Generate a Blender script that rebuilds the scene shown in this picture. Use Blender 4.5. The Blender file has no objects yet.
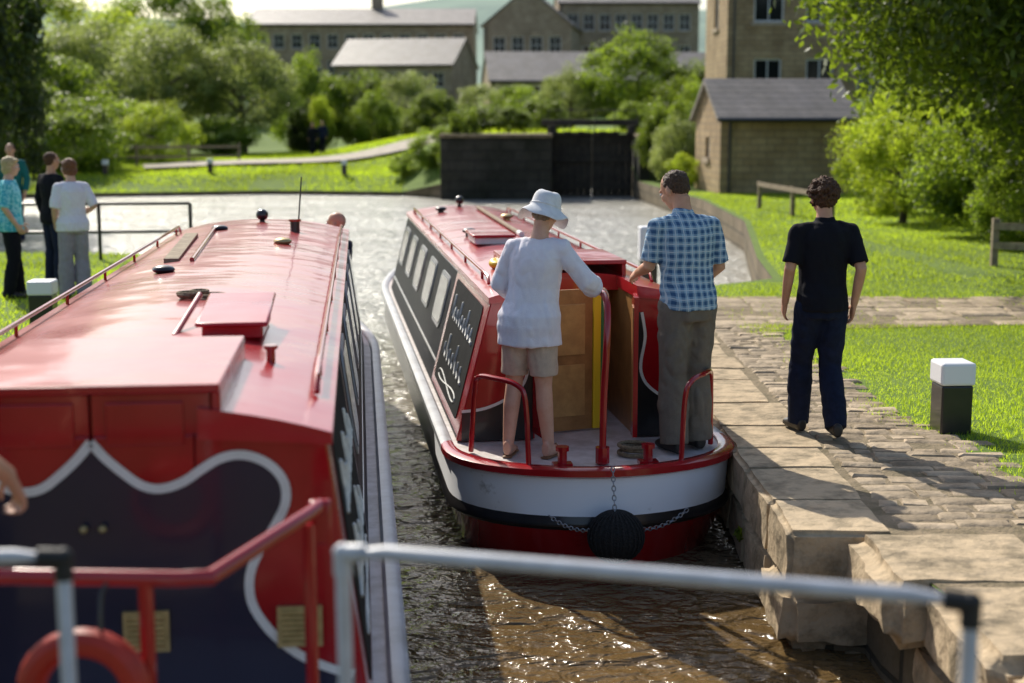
import bpy, bmesh, math, random, numpy as np
from mathutils import Vector, Matrix, noise
from mathutils.geometry import delaunay_2d_cdt, tessellate_polygon
random.seed(7); rng=np.random.default_rng(7)
SC=bpy.context.scene; C=SC.collection
V=Vector; rad=math.radians

# ------------------------------------------------------------------ mesh helpers
class MB:
    def __init__(s): s.v=[]; s.f=[]; s.m=[]
    def add(s,vs,fs,m=0):
        o=len(s.v); s.v+=[tuple(v) for v in vs]; s.f+=[tuple(i+o for i in f) for f in fs]; s.m+=[m]*len(fs); return s
    def box(s,x0,x1,y0,y1,z0,z1,m=0,M=None):
        vs=[V((x,y,z)) for z in (z0,z1) for y in (y0,y1) for x in (x0,x1)]
        if M: vs=[M@v for v in vs]
        return s.add(vs,[(0,2,3,1),(4,5,7,6),(0,1,5,4),(2,6,7,3),(0,4,6,2),(1,3,7,5)],m)
    def loft(s,rings,m=0,n=16,cap=True):
        vs=[];fs=[]
        for c,u,w in rings:
            c=V(c);u=V(u);w=V(w)
            for i in range(n):
                a=2*math.pi*i/n; vs.append(c+u*math.cos(a)+w*math.sin(a))
        for k in range(len(rings)-1):
            for i in range(n):
                j=(i+1)%n; fs.append((k*n+i,k*n+j,(k+1)*n+j,(k+1)*n+i))
        if cap: fs.append(tuple(range(n-1,-1,-1))); fs.append(tuple((len(rings)-1)*n+i for i in range(n)))
        return s.add(vs,fs,m)
    def tube(s,pts,r,m=0,n=10,cap=True):
        pts=[V(p) for p in pts]; R=r if isinstance(r,(list,tuple)) else [r]*len(pts)
        rings=[];u=None
        for i,p in enumerate(pts):
            d=(pts[min(i+1,len(pts)-1)]-pts[max(i-1,0)]).normalized()
            if u is None: u=d.orthogonal().normalized()
            u=(u-d*u.dot(d)).normalized(); w=d.cross(u)
            rings.append((p,u*R[i],w*R[i]))
        return s.loft(rings,m,n,cap)
    def ell(s,c,r,R=None,m=0,n=16,k=10):
        rings=[];c=V(c); R=R or Matrix.Identity(3)
        for i in range(k+1):
            a=-math.pi/2+math.pi*i/k; cs=max(math.cos(a),.02)
            rings.append((c+R@V((0,0,r[2]*math.sin(a))),R@V((r[0]*cs,0,0)),R@V((0,r[1]*cs,0))))
        return s.loft(rings,m,n)
    def limb(s,pts,rads,m=0,n=14):
        s.tube(pts,rads,m,n)
        s.ell(pts[0],(rads[0],)*3,m=m,n=12,k=8); s.ell(pts[-1],(rads[-1],)*3,m=m,n=12,k=8); return s
    def torus(s,c,R,r,ax='z',m=0,n=28,k=10):
        vs=[];fs=[];c=V(c)
        for i in range(n):
            a=2*math.pi*i/n
            for j in range(k):
                b=2*math.pi*j/k; q=(R+r*math.cos(b)); p=(q*math.cos(a),q*math.sin(a),r*math.sin(b))
                if ax=='y': p=(p[0],p[2],p[1])
                if ax=='x': p=(p[2],p[0],p[1])
                vs.append(c+V(p))
        for i in range(n):
            for j in range(k): fs.append((i*k+j,((i+1)%n)*k+j,((i+1)%n)*k+(j+1)%k,i*k+(j+1)%k))
        return s.add(vs,fs,m)
    def prism(s,poly,f0,f1,m=0):
        n=len(poly); vs=[f0(*p) for p in poly]+[f1(*p) for p in poly]
        fs=[tuple(range(n)),tuple(range(2*n-1,n-1,-1))]+[(i,(i+1)%n,n+(i+1)%n,n+i) for i in range(n)]
        return s.add(vs,fs,m)
    def mesh(s,name='mesh',mats=(),smooth=35,recalc=True,weld=0):
        me=bpy.data.meshes.new(name); me.from_pydata(s.v,[],s.f)
        for m in mats: me.materials.append(m)
        if len(mats)>1: me.polygons.foreach_set('material_index',s.m)
        if recalc or weld:
            bm=bmesh.new(); bm.from_mesh(me)
            if weld: bmesh.ops.remove_doubles(bm,verts=bm.verts,dist=weld)
            bmesh.ops.recalc_face_normals(bm,faces=bm.faces); bm.to_mesh(me); bm.free()
        if smooth:
            me.polygons.foreach_set('use_smooth',[True]*len(me.polygons)); me.set_sharp_from_angle(angle=rad(smooth))
        me.update(); return me

def link(o): C.objects.link(o); return o
def thing(name,label,cat,loc=(0,0,0),rz=0,scale=1,group=None,me=None,kind=None,bev=0):
    o=bpy.data.objects.new(name,me); link(o); o.location=loc; o.rotation_euler=(0,0,rz); o.scale=(scale,)*3
    o['label']=label; o['category']=cat
    if group: o['group']=group
    if kind: o['kind']=kind
    if bev: bevel(o,bev)
    return o
def bevel(o,w,seg=2):
    b=o.modifiers.new('bevel','BEVEL'); b.width=w; b.segments=seg; b.limit_method='ANGLE'; b.angle_limit=rad(40)
def struct(name,me,label=None):
    o=bpy.data.objects.new(name,me); link(o); o['kind']='structure'; o['label']=label or name; o['category']=name.replace('_',' '); return o
def part(par,name,me,label=None,bev=0,loc=(0,0,0)):
    o=bpy.data.objects.new(name,me); link(o); o.parent=par; o.location=loc
    if label: o['label']=label
    if bev: bevel(o,bev)
    return o
def smooth_path(pts,k=6):
    pts=[V(p) for p in pts]; out=[]
    P=[pts[0]*2-pts[1]]+pts+[pts[-1]*2-pts[-2]]
    for i in range(1,len(P)-2):
        for j in range(k):
            t=j/k; a,b,c,d=P[i-1],P[i],P[i+1],P[i+2]
            out.append(.5*((2*b)+(c-a)*t+(2*a-5*b+4*c-d)*t*t+(3*b-a-3*c+d)*t**3))
    out.append(pts[-1]); return out

# ------------------------------------------------------------------ materials
def mat(name,col,rough=.6,metal=0,coat=0,col2=None,ns=5,bump=0,bs=30,ramp=(.35,.65),spec=.5,rvar=0,isl=0,coatr=.08,bd=.02):
    m=bpy.data.materials.new(name); m.use_nodes=True; nt=m.node_tree; N=nt.nodes; L=nt.links
    p=N['Principled BSDF']; p.inputs['Base Color'].default_value=(*col,1); p.inputs['Roughness'].default_value=rough
    p.inputs['Metallic'].default_value=metal; p.inputs['Coat Weight'].default_value=coat; p.inputs['Coat Roughness'].default_value=coatr
    p.inputs['Specular IOR Level'].default_value=spec
    tc=N.new('ShaderNodeTexCoord'); cout=None
    if col2 or rvar:
        nz=N.new('ShaderNodeTexNoise'); nz.inputs['Scale'].default_value=ns; nz.inputs['Detail'].default_value=8; nz.inputs['Roughness'].default_value=.65
        L.new(tc.outputs['Object'],nz.inputs['Vector'])
        if col2:
            cr=N.new('ShaderNodeValToRGB'); cr.color_ramp.elements[0].position=ramp[0]; cr.color_ramp.elements[1].position=ramp[1]
            cr.color_ramp.elements[0].color=(*col2,1); cr.color_ramp.elements[1].color=(*col,1)
            L.new(nz.outputs['Fac'],cr.inputs['Fac']); cout=cr.outputs['Color']
            if isl:
                g=N.new('ShaderNodeNewGeometry'); r=N.new('ShaderNodeValToRGB'); r.color_ramp.elements[0].color=(1-isl,1-isl*1.05,1-isl*1.15,1); r.color_ramp.elements[1].color=(1,1,1,1)
                L.new(g.outputs['Random Per Island'],r.inputs['Fac']); mx=N.new('ShaderNodeMix'); mx.data_type='RGBA'; mx.blend_type='MULTIPLY'; mx.inputs[0].default_value=1
                L.new(cout,mx.inputs[6]); L.new(r.outputs['Color'],mx.inputs[7]); cout=mx.outputs[2]
            L.new(cout,p.inputs['Base Color'])
        if rvar:
            mr=N.new('ShaderNodeMapRange'); mr.inputs['From Min'].default_value=.3; mr.inputs['From Max'].default_value=.7
            mr.inputs['To Min'].default_value=max(rough-rvar,.02); mr.inputs['To Max'].default_value=rough+rvar
            L.new(nz.outputs['Fac'],mr.inputs['Value']); L.new(mr.outputs['Result'],p.inputs['Roughness'])
    if bump:
        nb=N.new('ShaderNodeTexNoise'); nb.inputs['Scale'].default_value=bs; nb.inputs['Detail'].default_value=6 if bs>4 else 2
        L.new(tc.outputs['Object'],nb.inputs['Vector'])
        b=N.new('ShaderNodeBump'); b.inputs['Strength'].default_value=bump; b.inputs['Distance'].default_value=bd
        L.new(nb.outputs['Fac'],b.inputs['Height']); L.new(b.outputs['Normal'],p.inputs['Normal'])
        if coat: L.new(b.outputs['Normal'],p.inputs['Coat Normal'])
    return m
def brick(name,c1,c2,cm,w,h,mort=.015,soot=(.3,.3,.3),rough=.9):
    m=bpy.data.materials.new(name); m.use_nodes=True; nt=m.node_tree; N=nt.nodes; L=nt.links
    p=N['Principled BSDF']; p.inputs['Roughness'].default_value=rough
    tc=N.new('ShaderNodeTexCoord'); sx=N.new('ShaderNodeSeparateXYZ'); L.new(tc.outputs['Object'],sx.inputs[0])
    ad=N.new('ShaderNodeMath'); L.new(sx.outputs[0],ad.inputs[0]); L.new(sx.outputs[1],ad.inputs[1])
    cb=N.new('ShaderNodeCombineXYZ'); L.new(ad.outputs[0],cb.inputs[0]); L.new(sx.outputs[2],cb.inputs[1])
    bt=N.new('ShaderNodeTexBrick'); L.new(cb.outputs[0],bt.inputs['Vector']); bt.inputs['Scale'].default_value=1
    bt.inputs['Brick Width'].default_value=w; bt.inputs['Row Height'].default_value=h; bt.inputs['Mortar Size'].default_value=mort
    bt.inputs['Mortar Smooth'].default_value=.3; bt.inputs['Bias'].default_value=-.1
    for k,c in zip(('Color1','Color2','Mortar'),(c1,c2,cm)): bt.inputs[k].default_value=(*c,1)
    nz=N.new('ShaderNodeTexNoise'); nz.inputs['Scale'].default_value=.9; nz.inputs['Detail'].default_value=9; nz.inputs['Roughness'].default_value=.7
    L.new(tc.outputs['Object'],nz.inputs['Vector'])
    cr=N.new('ShaderNodeValToRGB'); cr.color_ramp.elements[0].position=.35; cr.color_ramp.elements[1].position=.62
    cr.color_ramp.elements[0].color=(*soot,1); cr.color_ramp.elements[1].color=(1,1,1,1); L.new(nz.outputs['Fac'],cr.inputs['Fac'])
    mx=N.new('ShaderNodeMix'); mx.data_type='RGBA'; mx.blend_type='MULTIPLY'; mx.inputs[0].default_value=1
    L.new(bt.outputs['Color'],mx.inputs[6]); L.new(cr.outputs['Color'],mx.inputs[7]); L.new(mx.outputs[2],p.inputs['Base Color'])
    n2=N.new('ShaderNodeTexNoise'); n2.inputs['Scale'].default_value=14; n2.inputs['Detail'].default_value=8; L.new(tc.outputs['Object'],n2.inputs['Vector'])
    sb=N.new('ShaderNodeMath'); sb.operation='SUBTRACT'; L.new(n2.outputs['Fac'],sb.inputs[0]); L.new(bt.outputs['Fac'],sb.inputs[1])
    b=N.new('ShaderNodeBump'); b.inputs['Strength'].default_value=.7; b.inputs['Distance'].default_value=.03
    L.new(sb.outputs[0],b.inputs['Height']); L.new(b.outputs['Normal'],p.inputs['Normal'])
    return m
def leafmat(name,c_lo,c_hi,tr,trf=.45):
    m=bpy.data.materials.new(name); m.use_nodes=True; nt=m.node_tree; N=nt.nodes; L=nt.links
    p=N['Principled BSDF']; p.inputs['Roughness'].default_value=.45; p.inputs['Specular IOR Level'].default_value=.4
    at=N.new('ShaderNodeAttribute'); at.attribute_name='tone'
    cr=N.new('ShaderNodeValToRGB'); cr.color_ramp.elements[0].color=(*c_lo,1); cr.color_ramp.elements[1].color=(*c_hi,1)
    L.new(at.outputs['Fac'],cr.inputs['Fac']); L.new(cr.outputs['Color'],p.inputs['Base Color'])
    t=N.new('ShaderNodeBsdfTranslucent')
    c2=N.new('ShaderNodeValToRGB'); c2.color_ramp.elements[0].color=(*[x*.4 for x in tr],1); c2.color_ramp.elements[1].color=(*tr,1)
    L.new(at.outputs['Fac'],c2.inputs['Fac']); L.new(c2.outputs['Color'],t.inputs['Color'])
    mx=N.new('ShaderNodeMixShader'); mx.inputs[0].default_value=trf; L.new(p.outputs[0],mx.inputs[1]); L.new(t.outputs[0],mx.inputs[2])
    L.new(mx.outputs[0],N['Material Output'].inputs['Surface']); return m

RED=mat('red_paint',(.42,.007,.014),.22,coat=.6,col2=(.33,.005,.010),ns=2.5,rvar=.06)
REDROOF=mat('red_roof_paint',(.46,.008,.016),.30,coat=.55,col2=(.36,.006,.011),ns=1.1,rvar=.08,bump=.4,bs=2.0,coatr=.10,bd=.035,spec=.38)
NAVY=mat('navy_paint',(.010,.013,.04),.3,coat=.4)
SIDEP=mat('dark_side_paint',(.010,.014,.020),.5,spec=.2,col2=(.02,.022,.026),ns=5)
BOARD=mat('matt_black_panel',(.010,.011,.012),.8,spec=.12,col2=(.022,.024,.024),ns=7)
BLACKP=mat('black_paint',(.012,.012,.015),.3,coat=.3,col2=(.025,.022,.022),ns=6)
WHITEP=mat('white_paint',(.82,.82,.80),.35,col2=(.70,.70,.68),ns=9,coat=.2)
SCUFF=mat('scuffed_white_paint',(.88,.88,.90),.4,col2=(.50,.48,.46),ns=5,ramp=(.28,.38))
GREYP=mat('grey_gunwale_paint',(.48,.49,.51),.35,col2=(.30,.30,.30),ns=4)
CHALK=mat('faded_white_lettering',(.80,.80,.76),.6,col2=(.5,.5,.48),ns=20)
DECK=mat('deck_paint',(.72,.66,.64),.55,col2=(.50,.44,.40),ns=7,bump=.2)
GLASS=mat('dark_glass',(.012,.014,.016),.08,spec=.35)
WOOD=mat('varnished_wood',(.44,.22,.07),.4,col2=(.28,.13,.04),ns=6,coat=.3)
WOOD2=mat('honey_wood',(.58,.33,.11),.45,col2=(.42,.22,.07),ns=9,coat=.3)
YELLOW=mat('yellow_paint',(.88,.62,.03),.4)
GREEN=mat('green_paint',(.03,.22,.08),.4)
BRASS=mat('brass',(.62,.50,.24),.4,metal=.6,col2=(.42,.33,.15),ns=30)
ROPE=mat('rope',(.30,.23,.14),.9,col2=(.14,.10,.06),ns=60,bump=.6,bs=80)
BLKROPE=mat('black_rope',(.012,.012,.013),.9,col2=(.03,.03,.03),ns=60,bump=1,bs=90)
STEEL=mat('steel',(.35,.35,.36),.35,metal=.9)
DARKIN=mat('dark_interior',(.05,.035,.02),.8)
RAILW=mat('white_tube_paint',(.56,.58,.63),.35,col2=(.44,.45,.48),ns=12)
RUBBER=mat('black_rubber',(.012,.012,.013),.6)
TIMBER=mat('weathered_timber',(.34,.27,.18),.85,col2=(.2,.15,.10),ns=12,bump=.5)
DTIMBER=mat('tarred_timber',(.030,.024,.018),.8,col2=(.06,.05,.035),ns=4,bump=.5)
BARK=mat('bark',(.11,.085,.06),.95,col2=(.05,.04,.03),ns=8,bump=1,bs=14)
BUOY=mat('dark_orange_red_plastic',(.46,.03,.012),.5,col2=(.36,.022,.01),ns=8)
SKIN=mat('skin',(.62,.33,.21),.5,col2=(.54,.27,.16),ns=14)
SKINP=mat('fair_skin',(.70,.42,.30),.5,col2=(.62,.34,.23),ns=14)
EYEW=mat('eye_white',(.7,.7,.68),.2); EYED=mat('iris',(.03,.02,.015),.2)
HBROWN=mat('brown_hair',(.12,.066,.035),.6,col2=(.055,.028,.016),ns=70,bump=1,bs=120)
HGREY=mat('greying_hair',(.35,.28,.2),.6,col2=(.22,.16,.11),ns=50,bump=.8,bs=90)
HDARK=mat('dark_curly_hair',(.045,.018,.009),.7,col2=(.15,.065,.026),ns=60,bump=1,bs=110)
HBLOND=mat('blonde_hair',(.70,.52,.28),.5,col2=(.45,.32,.15),ns=50,bump=.8,bs=90)
HAUB=mat('auburn_hair',(.26,.10,.035),.5,col2=(.14,.05,.02),ns=50,bump=.8,bs=90)
def cloth(name,c,c2=None,ns=20,**k): return mat(name,c,.9,col2=c2 or tuple(x*.85 for x in c),ns=ns,bump=.25,bs=160,spec=.2,**k)
C_WHITE=cloth('white_linen',(.90,.87,.92),(.84,.80,.86)); C_HAT=cloth('white_cotton',(.86,.86,.87)); C_KHAKI=cloth('beige_cotton',(.62,.50,.39))
C_GREY=cloth('grey_brown_cotton',(.20,.17,.135)); C_BLACK=cloth('black_cotton',(.010,.010,.015)); C_JEAN=cloth('dark_denim',(.012,.018,.044),(.008,.012,.028))
C_TEAL=cloth('teal_print',(.06,.45,.55),(.3,.7,.75),ns=22,ramp=(.48,.52)); C_LGREY=cloth('light_grey_cotton',(.40,.36,.40))
C_SHOE=mat('dark_leather',(.02,.016,.013),.5); C_SANDAL=mat('tan_leather',(.22,.12,.06),.6); C_NAVY=cloth('navy_cotton',(.015,.02,.05)); C_GREEN=cloth('dark_green_cotton',(.02,.16,.16))
def plaid():
    m=bpy.data.materials.new('blue_checked_cotton'); m.use_nodes=True; nt=m.node_tree; N=nt.nodes; L=nt.links
    p=N['Principled BSDF']; p.inputs['Roughness'].default_value=.9; p.inputs['Specular IOR Level'].default_value=.2
    tc=N.new('ShaderNodeTexCoord'); sx=N.new('ShaderNodeSeparateXYZ')
    nz=N.new('ShaderNodeTexNoise'); nz.inputs['Scale'].default_value=7; L.new(tc.outputs['Object'],nz.inputs['Vector'])
    va=N.new('ShaderNodeVectorMath'); va.operation='MULTIPLY_ADD'; va.inputs[1].default_value=(.03,.03,.03); L.new(nz.outputs['Color'],va.inputs[0]); L.new(tc.outputs['Object'],va.inputs[2]); L.new(va.outputs[0],sx.inputs[0])
    def M(op,a,b=None):
        n=N.new('ShaderNodeMath'); n.operation=op
        for i,x in enumerate((a,b)):
            if x is None: continue
            if isinstance(x,(int,float)): n.inputs[i].default_value=x
            else: L.new(x,n.inputs[i])
        return n.outputs[0]
    def mixc(f,a,b):
        n=N.new('ShaderNodeMix'); n.data_type='RGBA'; L.new(f,n.inputs[0])
        for i,x in ((6,a),(7,b)):
            if isinstance(x,tuple): n.inputs[i].default_value=(*x,1)
            else: L.new(x,n.inputs[i])
        return n.outputs[2]
    fx=M('FRACT',M('MULTIPLY',sx.outputs[0],21)); fz=M('FRACT',M('MULTIPLY',sx.outputs[2],21))
    bx=M('LESS_THAN',fx,.42); bz=M('LESS_THAN',fz,.42)
    s=M('MULTIPLY',M('ADD',bx,bz),.5)
    c=mixc(s,(.32,.47,.60),(.05,.12,.24))
    l1=M('LESS_THAN',M('ABSOLUTE',M('SUBTRACT',fx,.70)),.05); l2=M('LESS_THAN',M('ABSOLUTE',M('SUBTRACT',fz,.70)),.05)
    c=mixc(M('MAXIMUM',l1,l2),c,(.55,.63,.68)); L.new(c,p.inputs['Base Color']); return m
PLAID=plaid()
SAND=brick('sandstone_wall',(.52,.38,.21),(.42,.29,.15),(.30,.23,.15),.45,.2,soot=(.6,.57,.55))
SAND2=brick('weathered_stone_wall',(.48,.38,.27),(.40,.31,.215),(.28,.23,.165),.6,.28,soot=(.65,.62,.6))
DARKST=brick('mossy_lock_wall',(.060,.054,.042),(.045,.04,.03),(.025,.023,.02),.9,.35,.02,soot=(.35,.42,.25))
BANKST=brick('canal_side_stone',(.26,.20,.13),(.18,.14,.09),(.07,.06,.04),.8,.3,.02,soot=(.4,.42,.3))
SLATE=brick('slate_roof',(.31,.27,.24),(.25,.22,.20),(.14,.13,.12),.4,.16,.012,soot=(.7,.7,.65),rough=.5)
COPING=mat('coping_stone',(.56,.43,.275),.85,col2=(.23,.18,.11),ns=5,bump=1,bs=7,ramp=(.34,.54),isl=.15,bd=.04)
SETT=mat('stone_setts',(.54,.42,.285),.8,col2=(.26,.20,.13),ns=6,bump=.9,bs=16,ramp=(.33,.6),isl=.35)
SOIL=mat('towpath_soil',(.30,.23,.145),.95,col2=(.17,.135,.075),ns=5,bump=.8,bs=40,ramp=(.4,.6))
PATHM=mat('gravel_path',(.60,.53,.43),.95,col2=(.48,.42,.33),ns=2,bump=.4)
GROUND=mat('grass_ground',(.14,.22,.022),.95,col2=(.09,.15,.016),ns=.9,bump=.6,bs=30,ramp=(.3,.7))
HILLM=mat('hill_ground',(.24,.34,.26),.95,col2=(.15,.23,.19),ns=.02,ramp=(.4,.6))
GRASS=leafmat('grass_blades',(.07,.135,.014),(.18,.26,.03),(.78,1.0,.05),.6)
LEAF_A=leafmat('leaf_green',(.035,.07,.012),(.12,.17,.03),(.56,.76,.055),.52)
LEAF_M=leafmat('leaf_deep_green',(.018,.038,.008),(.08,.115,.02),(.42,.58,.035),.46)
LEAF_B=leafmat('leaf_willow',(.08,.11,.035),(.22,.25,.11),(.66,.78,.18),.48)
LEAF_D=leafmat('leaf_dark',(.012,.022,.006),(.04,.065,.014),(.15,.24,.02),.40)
LEAF_Y=leafmat('leaf_sunlit',(.06,.10,.012),(.17,.225,.03),(.80,.98,.06),.55)

# ------------------------------------------------------------------ terrain
POOL=[(-3.3,-4),(2.12,-4),(2.05,5.4),(1.84,6.75),(1.84,7.08),(1.47,7.2),(1.5,17.2),(3.5,19),(3.8,22),(4.9,30),(5.1,38),(4.6,46),(4.4,50),(4.4,60),(1.4,60),(1.4,50),(-2,50),(-4,52.4),(-9,53.5),(-15,51.5),(-24,49),(-30,40),(-24,27),(-7.4,22.6),(-4.5,22.2),(-3.75,16),(-3.5,6)]
PX=np.array([p[0] for p in POOL]); PY=np.array([p[1] for p in POOL])
def inpoly(x,y):
    x=np.atleast_1d(x); y=np.atleast_1d(y); r=np.zeros(x.shape,bool); j=len(PX)-1
    for i in range(len(PX)):
        c=((PY[i]>y)!=(PY[j]>y))&(x<(PX[j]-PX[i])*(y-PY[i])/(PY[j]-PY[i]+1e-12)+PX[i]); r^=c; j=i
    return r
def ss(a,b,x):
    t=np.clip((x-a)/(b-a),0,1); return t*t*(3-2*t)
def terr(x,y):
    x=np.asarray(x,float); y=np.asarray(y,float)
    lft=1-ss(-3.2,-1.9,x)
    z=1.6*ss(50.3,53.5,y)*(1-lft)+lft*1.45*ss(56,68,y)*ss(-11,-3,x)
    z=z+.35*ss(55,62,y)*(1-ss(-11,-2.5,x))+.05*np.sin(x*.7)*np.sin(y*.5)*ss(55,58,y)
    by=np.interp(x,[-30,-24,-15,-9,-4,-2],[40,49,51.5,53.5,52.4,50])
    z=z-.5*(1-ss(.2,3.0,y-by))*(x<-2.01)*(y>30)*ss(-30,-26,x)
    z=z+3*ss(85,160,y)
    az=x/np.maximum(y,1)
    z=z+(38+6*np.sin(az*13+1.0)-8*np.exp(-((az-.135)/.03)**2))*ss(190,520,y)
    return z
def build_ground():
    pts=[V(p) for p in POOL]; n=len(pts)
    edges=[(i,(i+1)%n) for i in range(n)]
    cand=[(x+.37,y+.21) for x in np.arange(-45,45,1.5) for y in np.arange(-8,92,1.5)]
    cand+=[(x+.3,y) for x in np.arange(-420,421,30) for y in np.arange(100,740,20)]
    cand+=[(s*x,y) for s in (-1,1) for x in (60,90,140,200) for y in np.arange(-60,95,20)]+[(x,y) for x in (-40,-10,10,40) for y in (-60,-30)]
    for c in cand:
        d=min((abs(c[0]-p[0])+abs(c[1]-p[1])) for p in POOL)
        if d>.4: pts.append(V(c))
    vs,es,fs,_,_,_=delaunay_2d_cdt(pts,edges,[],0,1e-4)
    X=np.array([v.x for v in vs]); Y=np.array([v.y for v in vs]); Z=terr(X,Y)
    keep=[];mi=[]
    for f in fs:
        cx=sum(X[i] for i in f)/3; cy=sum(Y[i] for i in f)/3
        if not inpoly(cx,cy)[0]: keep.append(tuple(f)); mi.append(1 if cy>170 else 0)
    mb=MB(); mb.v=list(zip(X,Y,Z)); mb.f=keep; mb.m=mi
    struct('ground',mb.mesh('ground',[GROUND,HILLM],smooth=60),'grassy canal banks rising to distant hills')
build_ground()

mb=MB(); n=len(POOL)
for i in range(n):
    a=POOL[i]; b=POOL[(i+1)%n]; za=float(terr(*a)); zb=float(terr(*b))
    mb.add([(a[0],a[1],za),(b[0],b[1],zb),(b[0],b[1],-2),(a[0],a[1],-2)],[(0,1,2,3)])
thing('canal_wall','weathered stone retaining wall lining the canal','wall',me=mb.mesh('canal_wall',[BANKST],smooth=0,recalc=False,weld=0))
mb=MB(); mb.add([(-40,-8,-1.95),(10,-8,-1.95),(10,62,-1.95),(-40,62,-1.95)],[(0,1,2,3)])
struct('canal_bed',mb.mesh('canal_bed',[SOIL],smooth=0),'muddy canal bed under the water')

def water_mat():
    m=bpy.data.materials.new('canal_water'); m.use_nodes=True; nt=m.node_tree; N=nt.nodes; L=nt.links
    p=N['Principled BSDF']; p.inputs['IOR'].default_value=1.33; p.inputs['Specular IOR Level'].default_value=1.0
    tc=N.new('ShaderNodeTexCoord'); prev=None
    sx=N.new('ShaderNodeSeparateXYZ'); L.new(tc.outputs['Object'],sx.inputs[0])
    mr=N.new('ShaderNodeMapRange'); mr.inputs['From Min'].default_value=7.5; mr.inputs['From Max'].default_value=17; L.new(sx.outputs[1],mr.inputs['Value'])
    cr=N.new('ShaderNodeValToRGB'); cr.color_ramp.elements[0].color=(.19,.12,.05,1); cr.color_ramp.elements[1].color=(.50,.48,.42,1)  # brown nearby, paler far off: bright sky reflection put into the base colour
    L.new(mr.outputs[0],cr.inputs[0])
    pn=N.new('ShaderNodeTexNoise'); pn.inputs['Scale'].default_value=.35; pn.inputs['Detail'].default_value=4; pm=N.new('ShaderNodeMapping'); pm.inputs['Scale'].default_value=(.5,1.6,1)
    L.new(tc.outputs['Object'],pm.inputs[0]); L.new(pm.outputs[0],pn.inputs['Vector'])
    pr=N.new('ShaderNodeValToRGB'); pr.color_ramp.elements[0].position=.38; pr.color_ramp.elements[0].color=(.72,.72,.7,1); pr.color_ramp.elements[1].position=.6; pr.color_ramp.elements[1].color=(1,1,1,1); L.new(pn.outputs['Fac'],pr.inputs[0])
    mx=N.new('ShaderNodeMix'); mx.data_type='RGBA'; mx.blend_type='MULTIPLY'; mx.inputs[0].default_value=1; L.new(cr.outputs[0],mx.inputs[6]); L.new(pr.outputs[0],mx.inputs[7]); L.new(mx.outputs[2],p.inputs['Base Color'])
    m2=N.new('ShaderNodeMapRange'); m2.inputs['From Min'].default_value=9; m2.inputs['From Max'].default_value=22; m2.inputs['To Min'].default_value=.09; m2.inputs['To Max'].default_value=.24; L.new(sx.outputs[1],m2.inputs['Value']); L.new(m2.outputs[0],p.inputs['Roughness'])
    for sc,dist,st in ((.9,.18,1),(3.0,.14,1),(7.5,.07,1),(20,.020,1)):
        mp=N.new('ShaderNodeMapping'); mp.inputs['Scale'].default_value=(.75,1,1); L.new(tc.outputs['Object'],mp.inputs['Vector'])
        nz=N.new('ShaderNodeTexNoise'); nz.inputs['Scale'].default_value=sc; nz.inputs['Detail'].default_value=2.5; nz.inputs['Distortion'].default_value=.8
        L.new(mp.outputs[0],nz.inputs['Vector'])
        b=N.new('ShaderNodeBump'); b.inputs['Distance'].default_value=dist; b.inputs['Strength'].default_value=st
        L.new(nz.outputs['Fac'],b.inputs['Height'])
        if prev: L.new(prev,b.inputs['Normal'])
        prev=b.outputs['Normal']
    L.new(prev,p.inputs['Normal']); return m
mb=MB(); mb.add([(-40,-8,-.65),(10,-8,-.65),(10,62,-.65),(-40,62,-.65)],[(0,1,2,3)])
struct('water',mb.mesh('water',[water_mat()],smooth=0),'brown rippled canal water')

def sheet(pts,z): return MB().add([(x,y,z) for x,y in pts],[tuple(range(len(pts)))])
struct('towpath',sheet([(1.475,7.205),(1.845,7.085),(1.845,6.75),(2.055,5.4),(2.125,-3),(5,-3),(4.2,5),(3.25,7.2),(2.95,8.4),(2.72,10.5),(2.6,14.2),(5.5,14.6),(9,14.4),(9,16.6),(5.2,16.9),(3.1,17.0),(1.505,17.0)],.006).mesh('towpath',[SOIL],smooth=0),'earth and stone towpath beside the lock')
def rough_block(mb,x0,x1,y0,y1,z0,z1,k=5,amp=.020,bv=.04):
    bm=bmesh.new(); bmesh.ops.create_cube(bm,size=1)
    for v in bm.verts: v.co=V(((v.co.x+.5)*(x1-x0)+x0,(v.co.y+.5)*(y1-y0)+y0,(v.co.z+.5)*(z1-z0)+z0))
    bmesh.ops.bevel(bm,geom=bm.edges[:],offset=bv,segments=3,affect='EDGES')
    bmesh.ops.subdivide_edges(bm,edges=[e for e in bm.edges if e.calc_length()>.12],cuts=k,use_grid_fill=True)
    s=random.uniform(0,50)
    for v in bm.verts:
        q=noise.noise_vector(v.co*2.6)*amp+noise.noise_vector(v.co*8+V((s,0,0)))*amp*.5
        if v.co.z>-.05: q.z*=.35
        v.co+=q
    bmesh.ops.triangulate(bm,faces=bm.faces[:])
    bm.verts.index_update(); mb.add([v.co for v in bm.verts],[tuple(v.index for v in f.verts) for f in bm.faces]); bm.free()
mb=MB()
y=7.03
while y<17:
    l=random.uniform(.5,.95)
    rough_block(mb,1.42,2.0+random.uniform(-.05,.04),y,min(y+l+.012,17.1),-.30,.016+random.uniform(-.003,.004),bv=.028); y+=l
rough_block(mb,1.40,1.98,7.06,7.75,-.66,-.295,bv=.08,amp=.04); rough_block(mb,1.44,1.98,7.02,7.7,-1.1,-.65,bv=.08,amp=.04)
rough_block(mb,1.70,2.62,6.20,7.06,-.30,.018,bv=.07,amp=.045)
for (a,b,c) in ((5.3,6.24,.12),(4.4,5.34,.19),(3.5,4.44,.22),(2.5,3.54,.22)): rough_block(mb,1.76+c,2.62+c*.4,a,b,-.30,.018,bv=.06,amp=.045)
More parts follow.
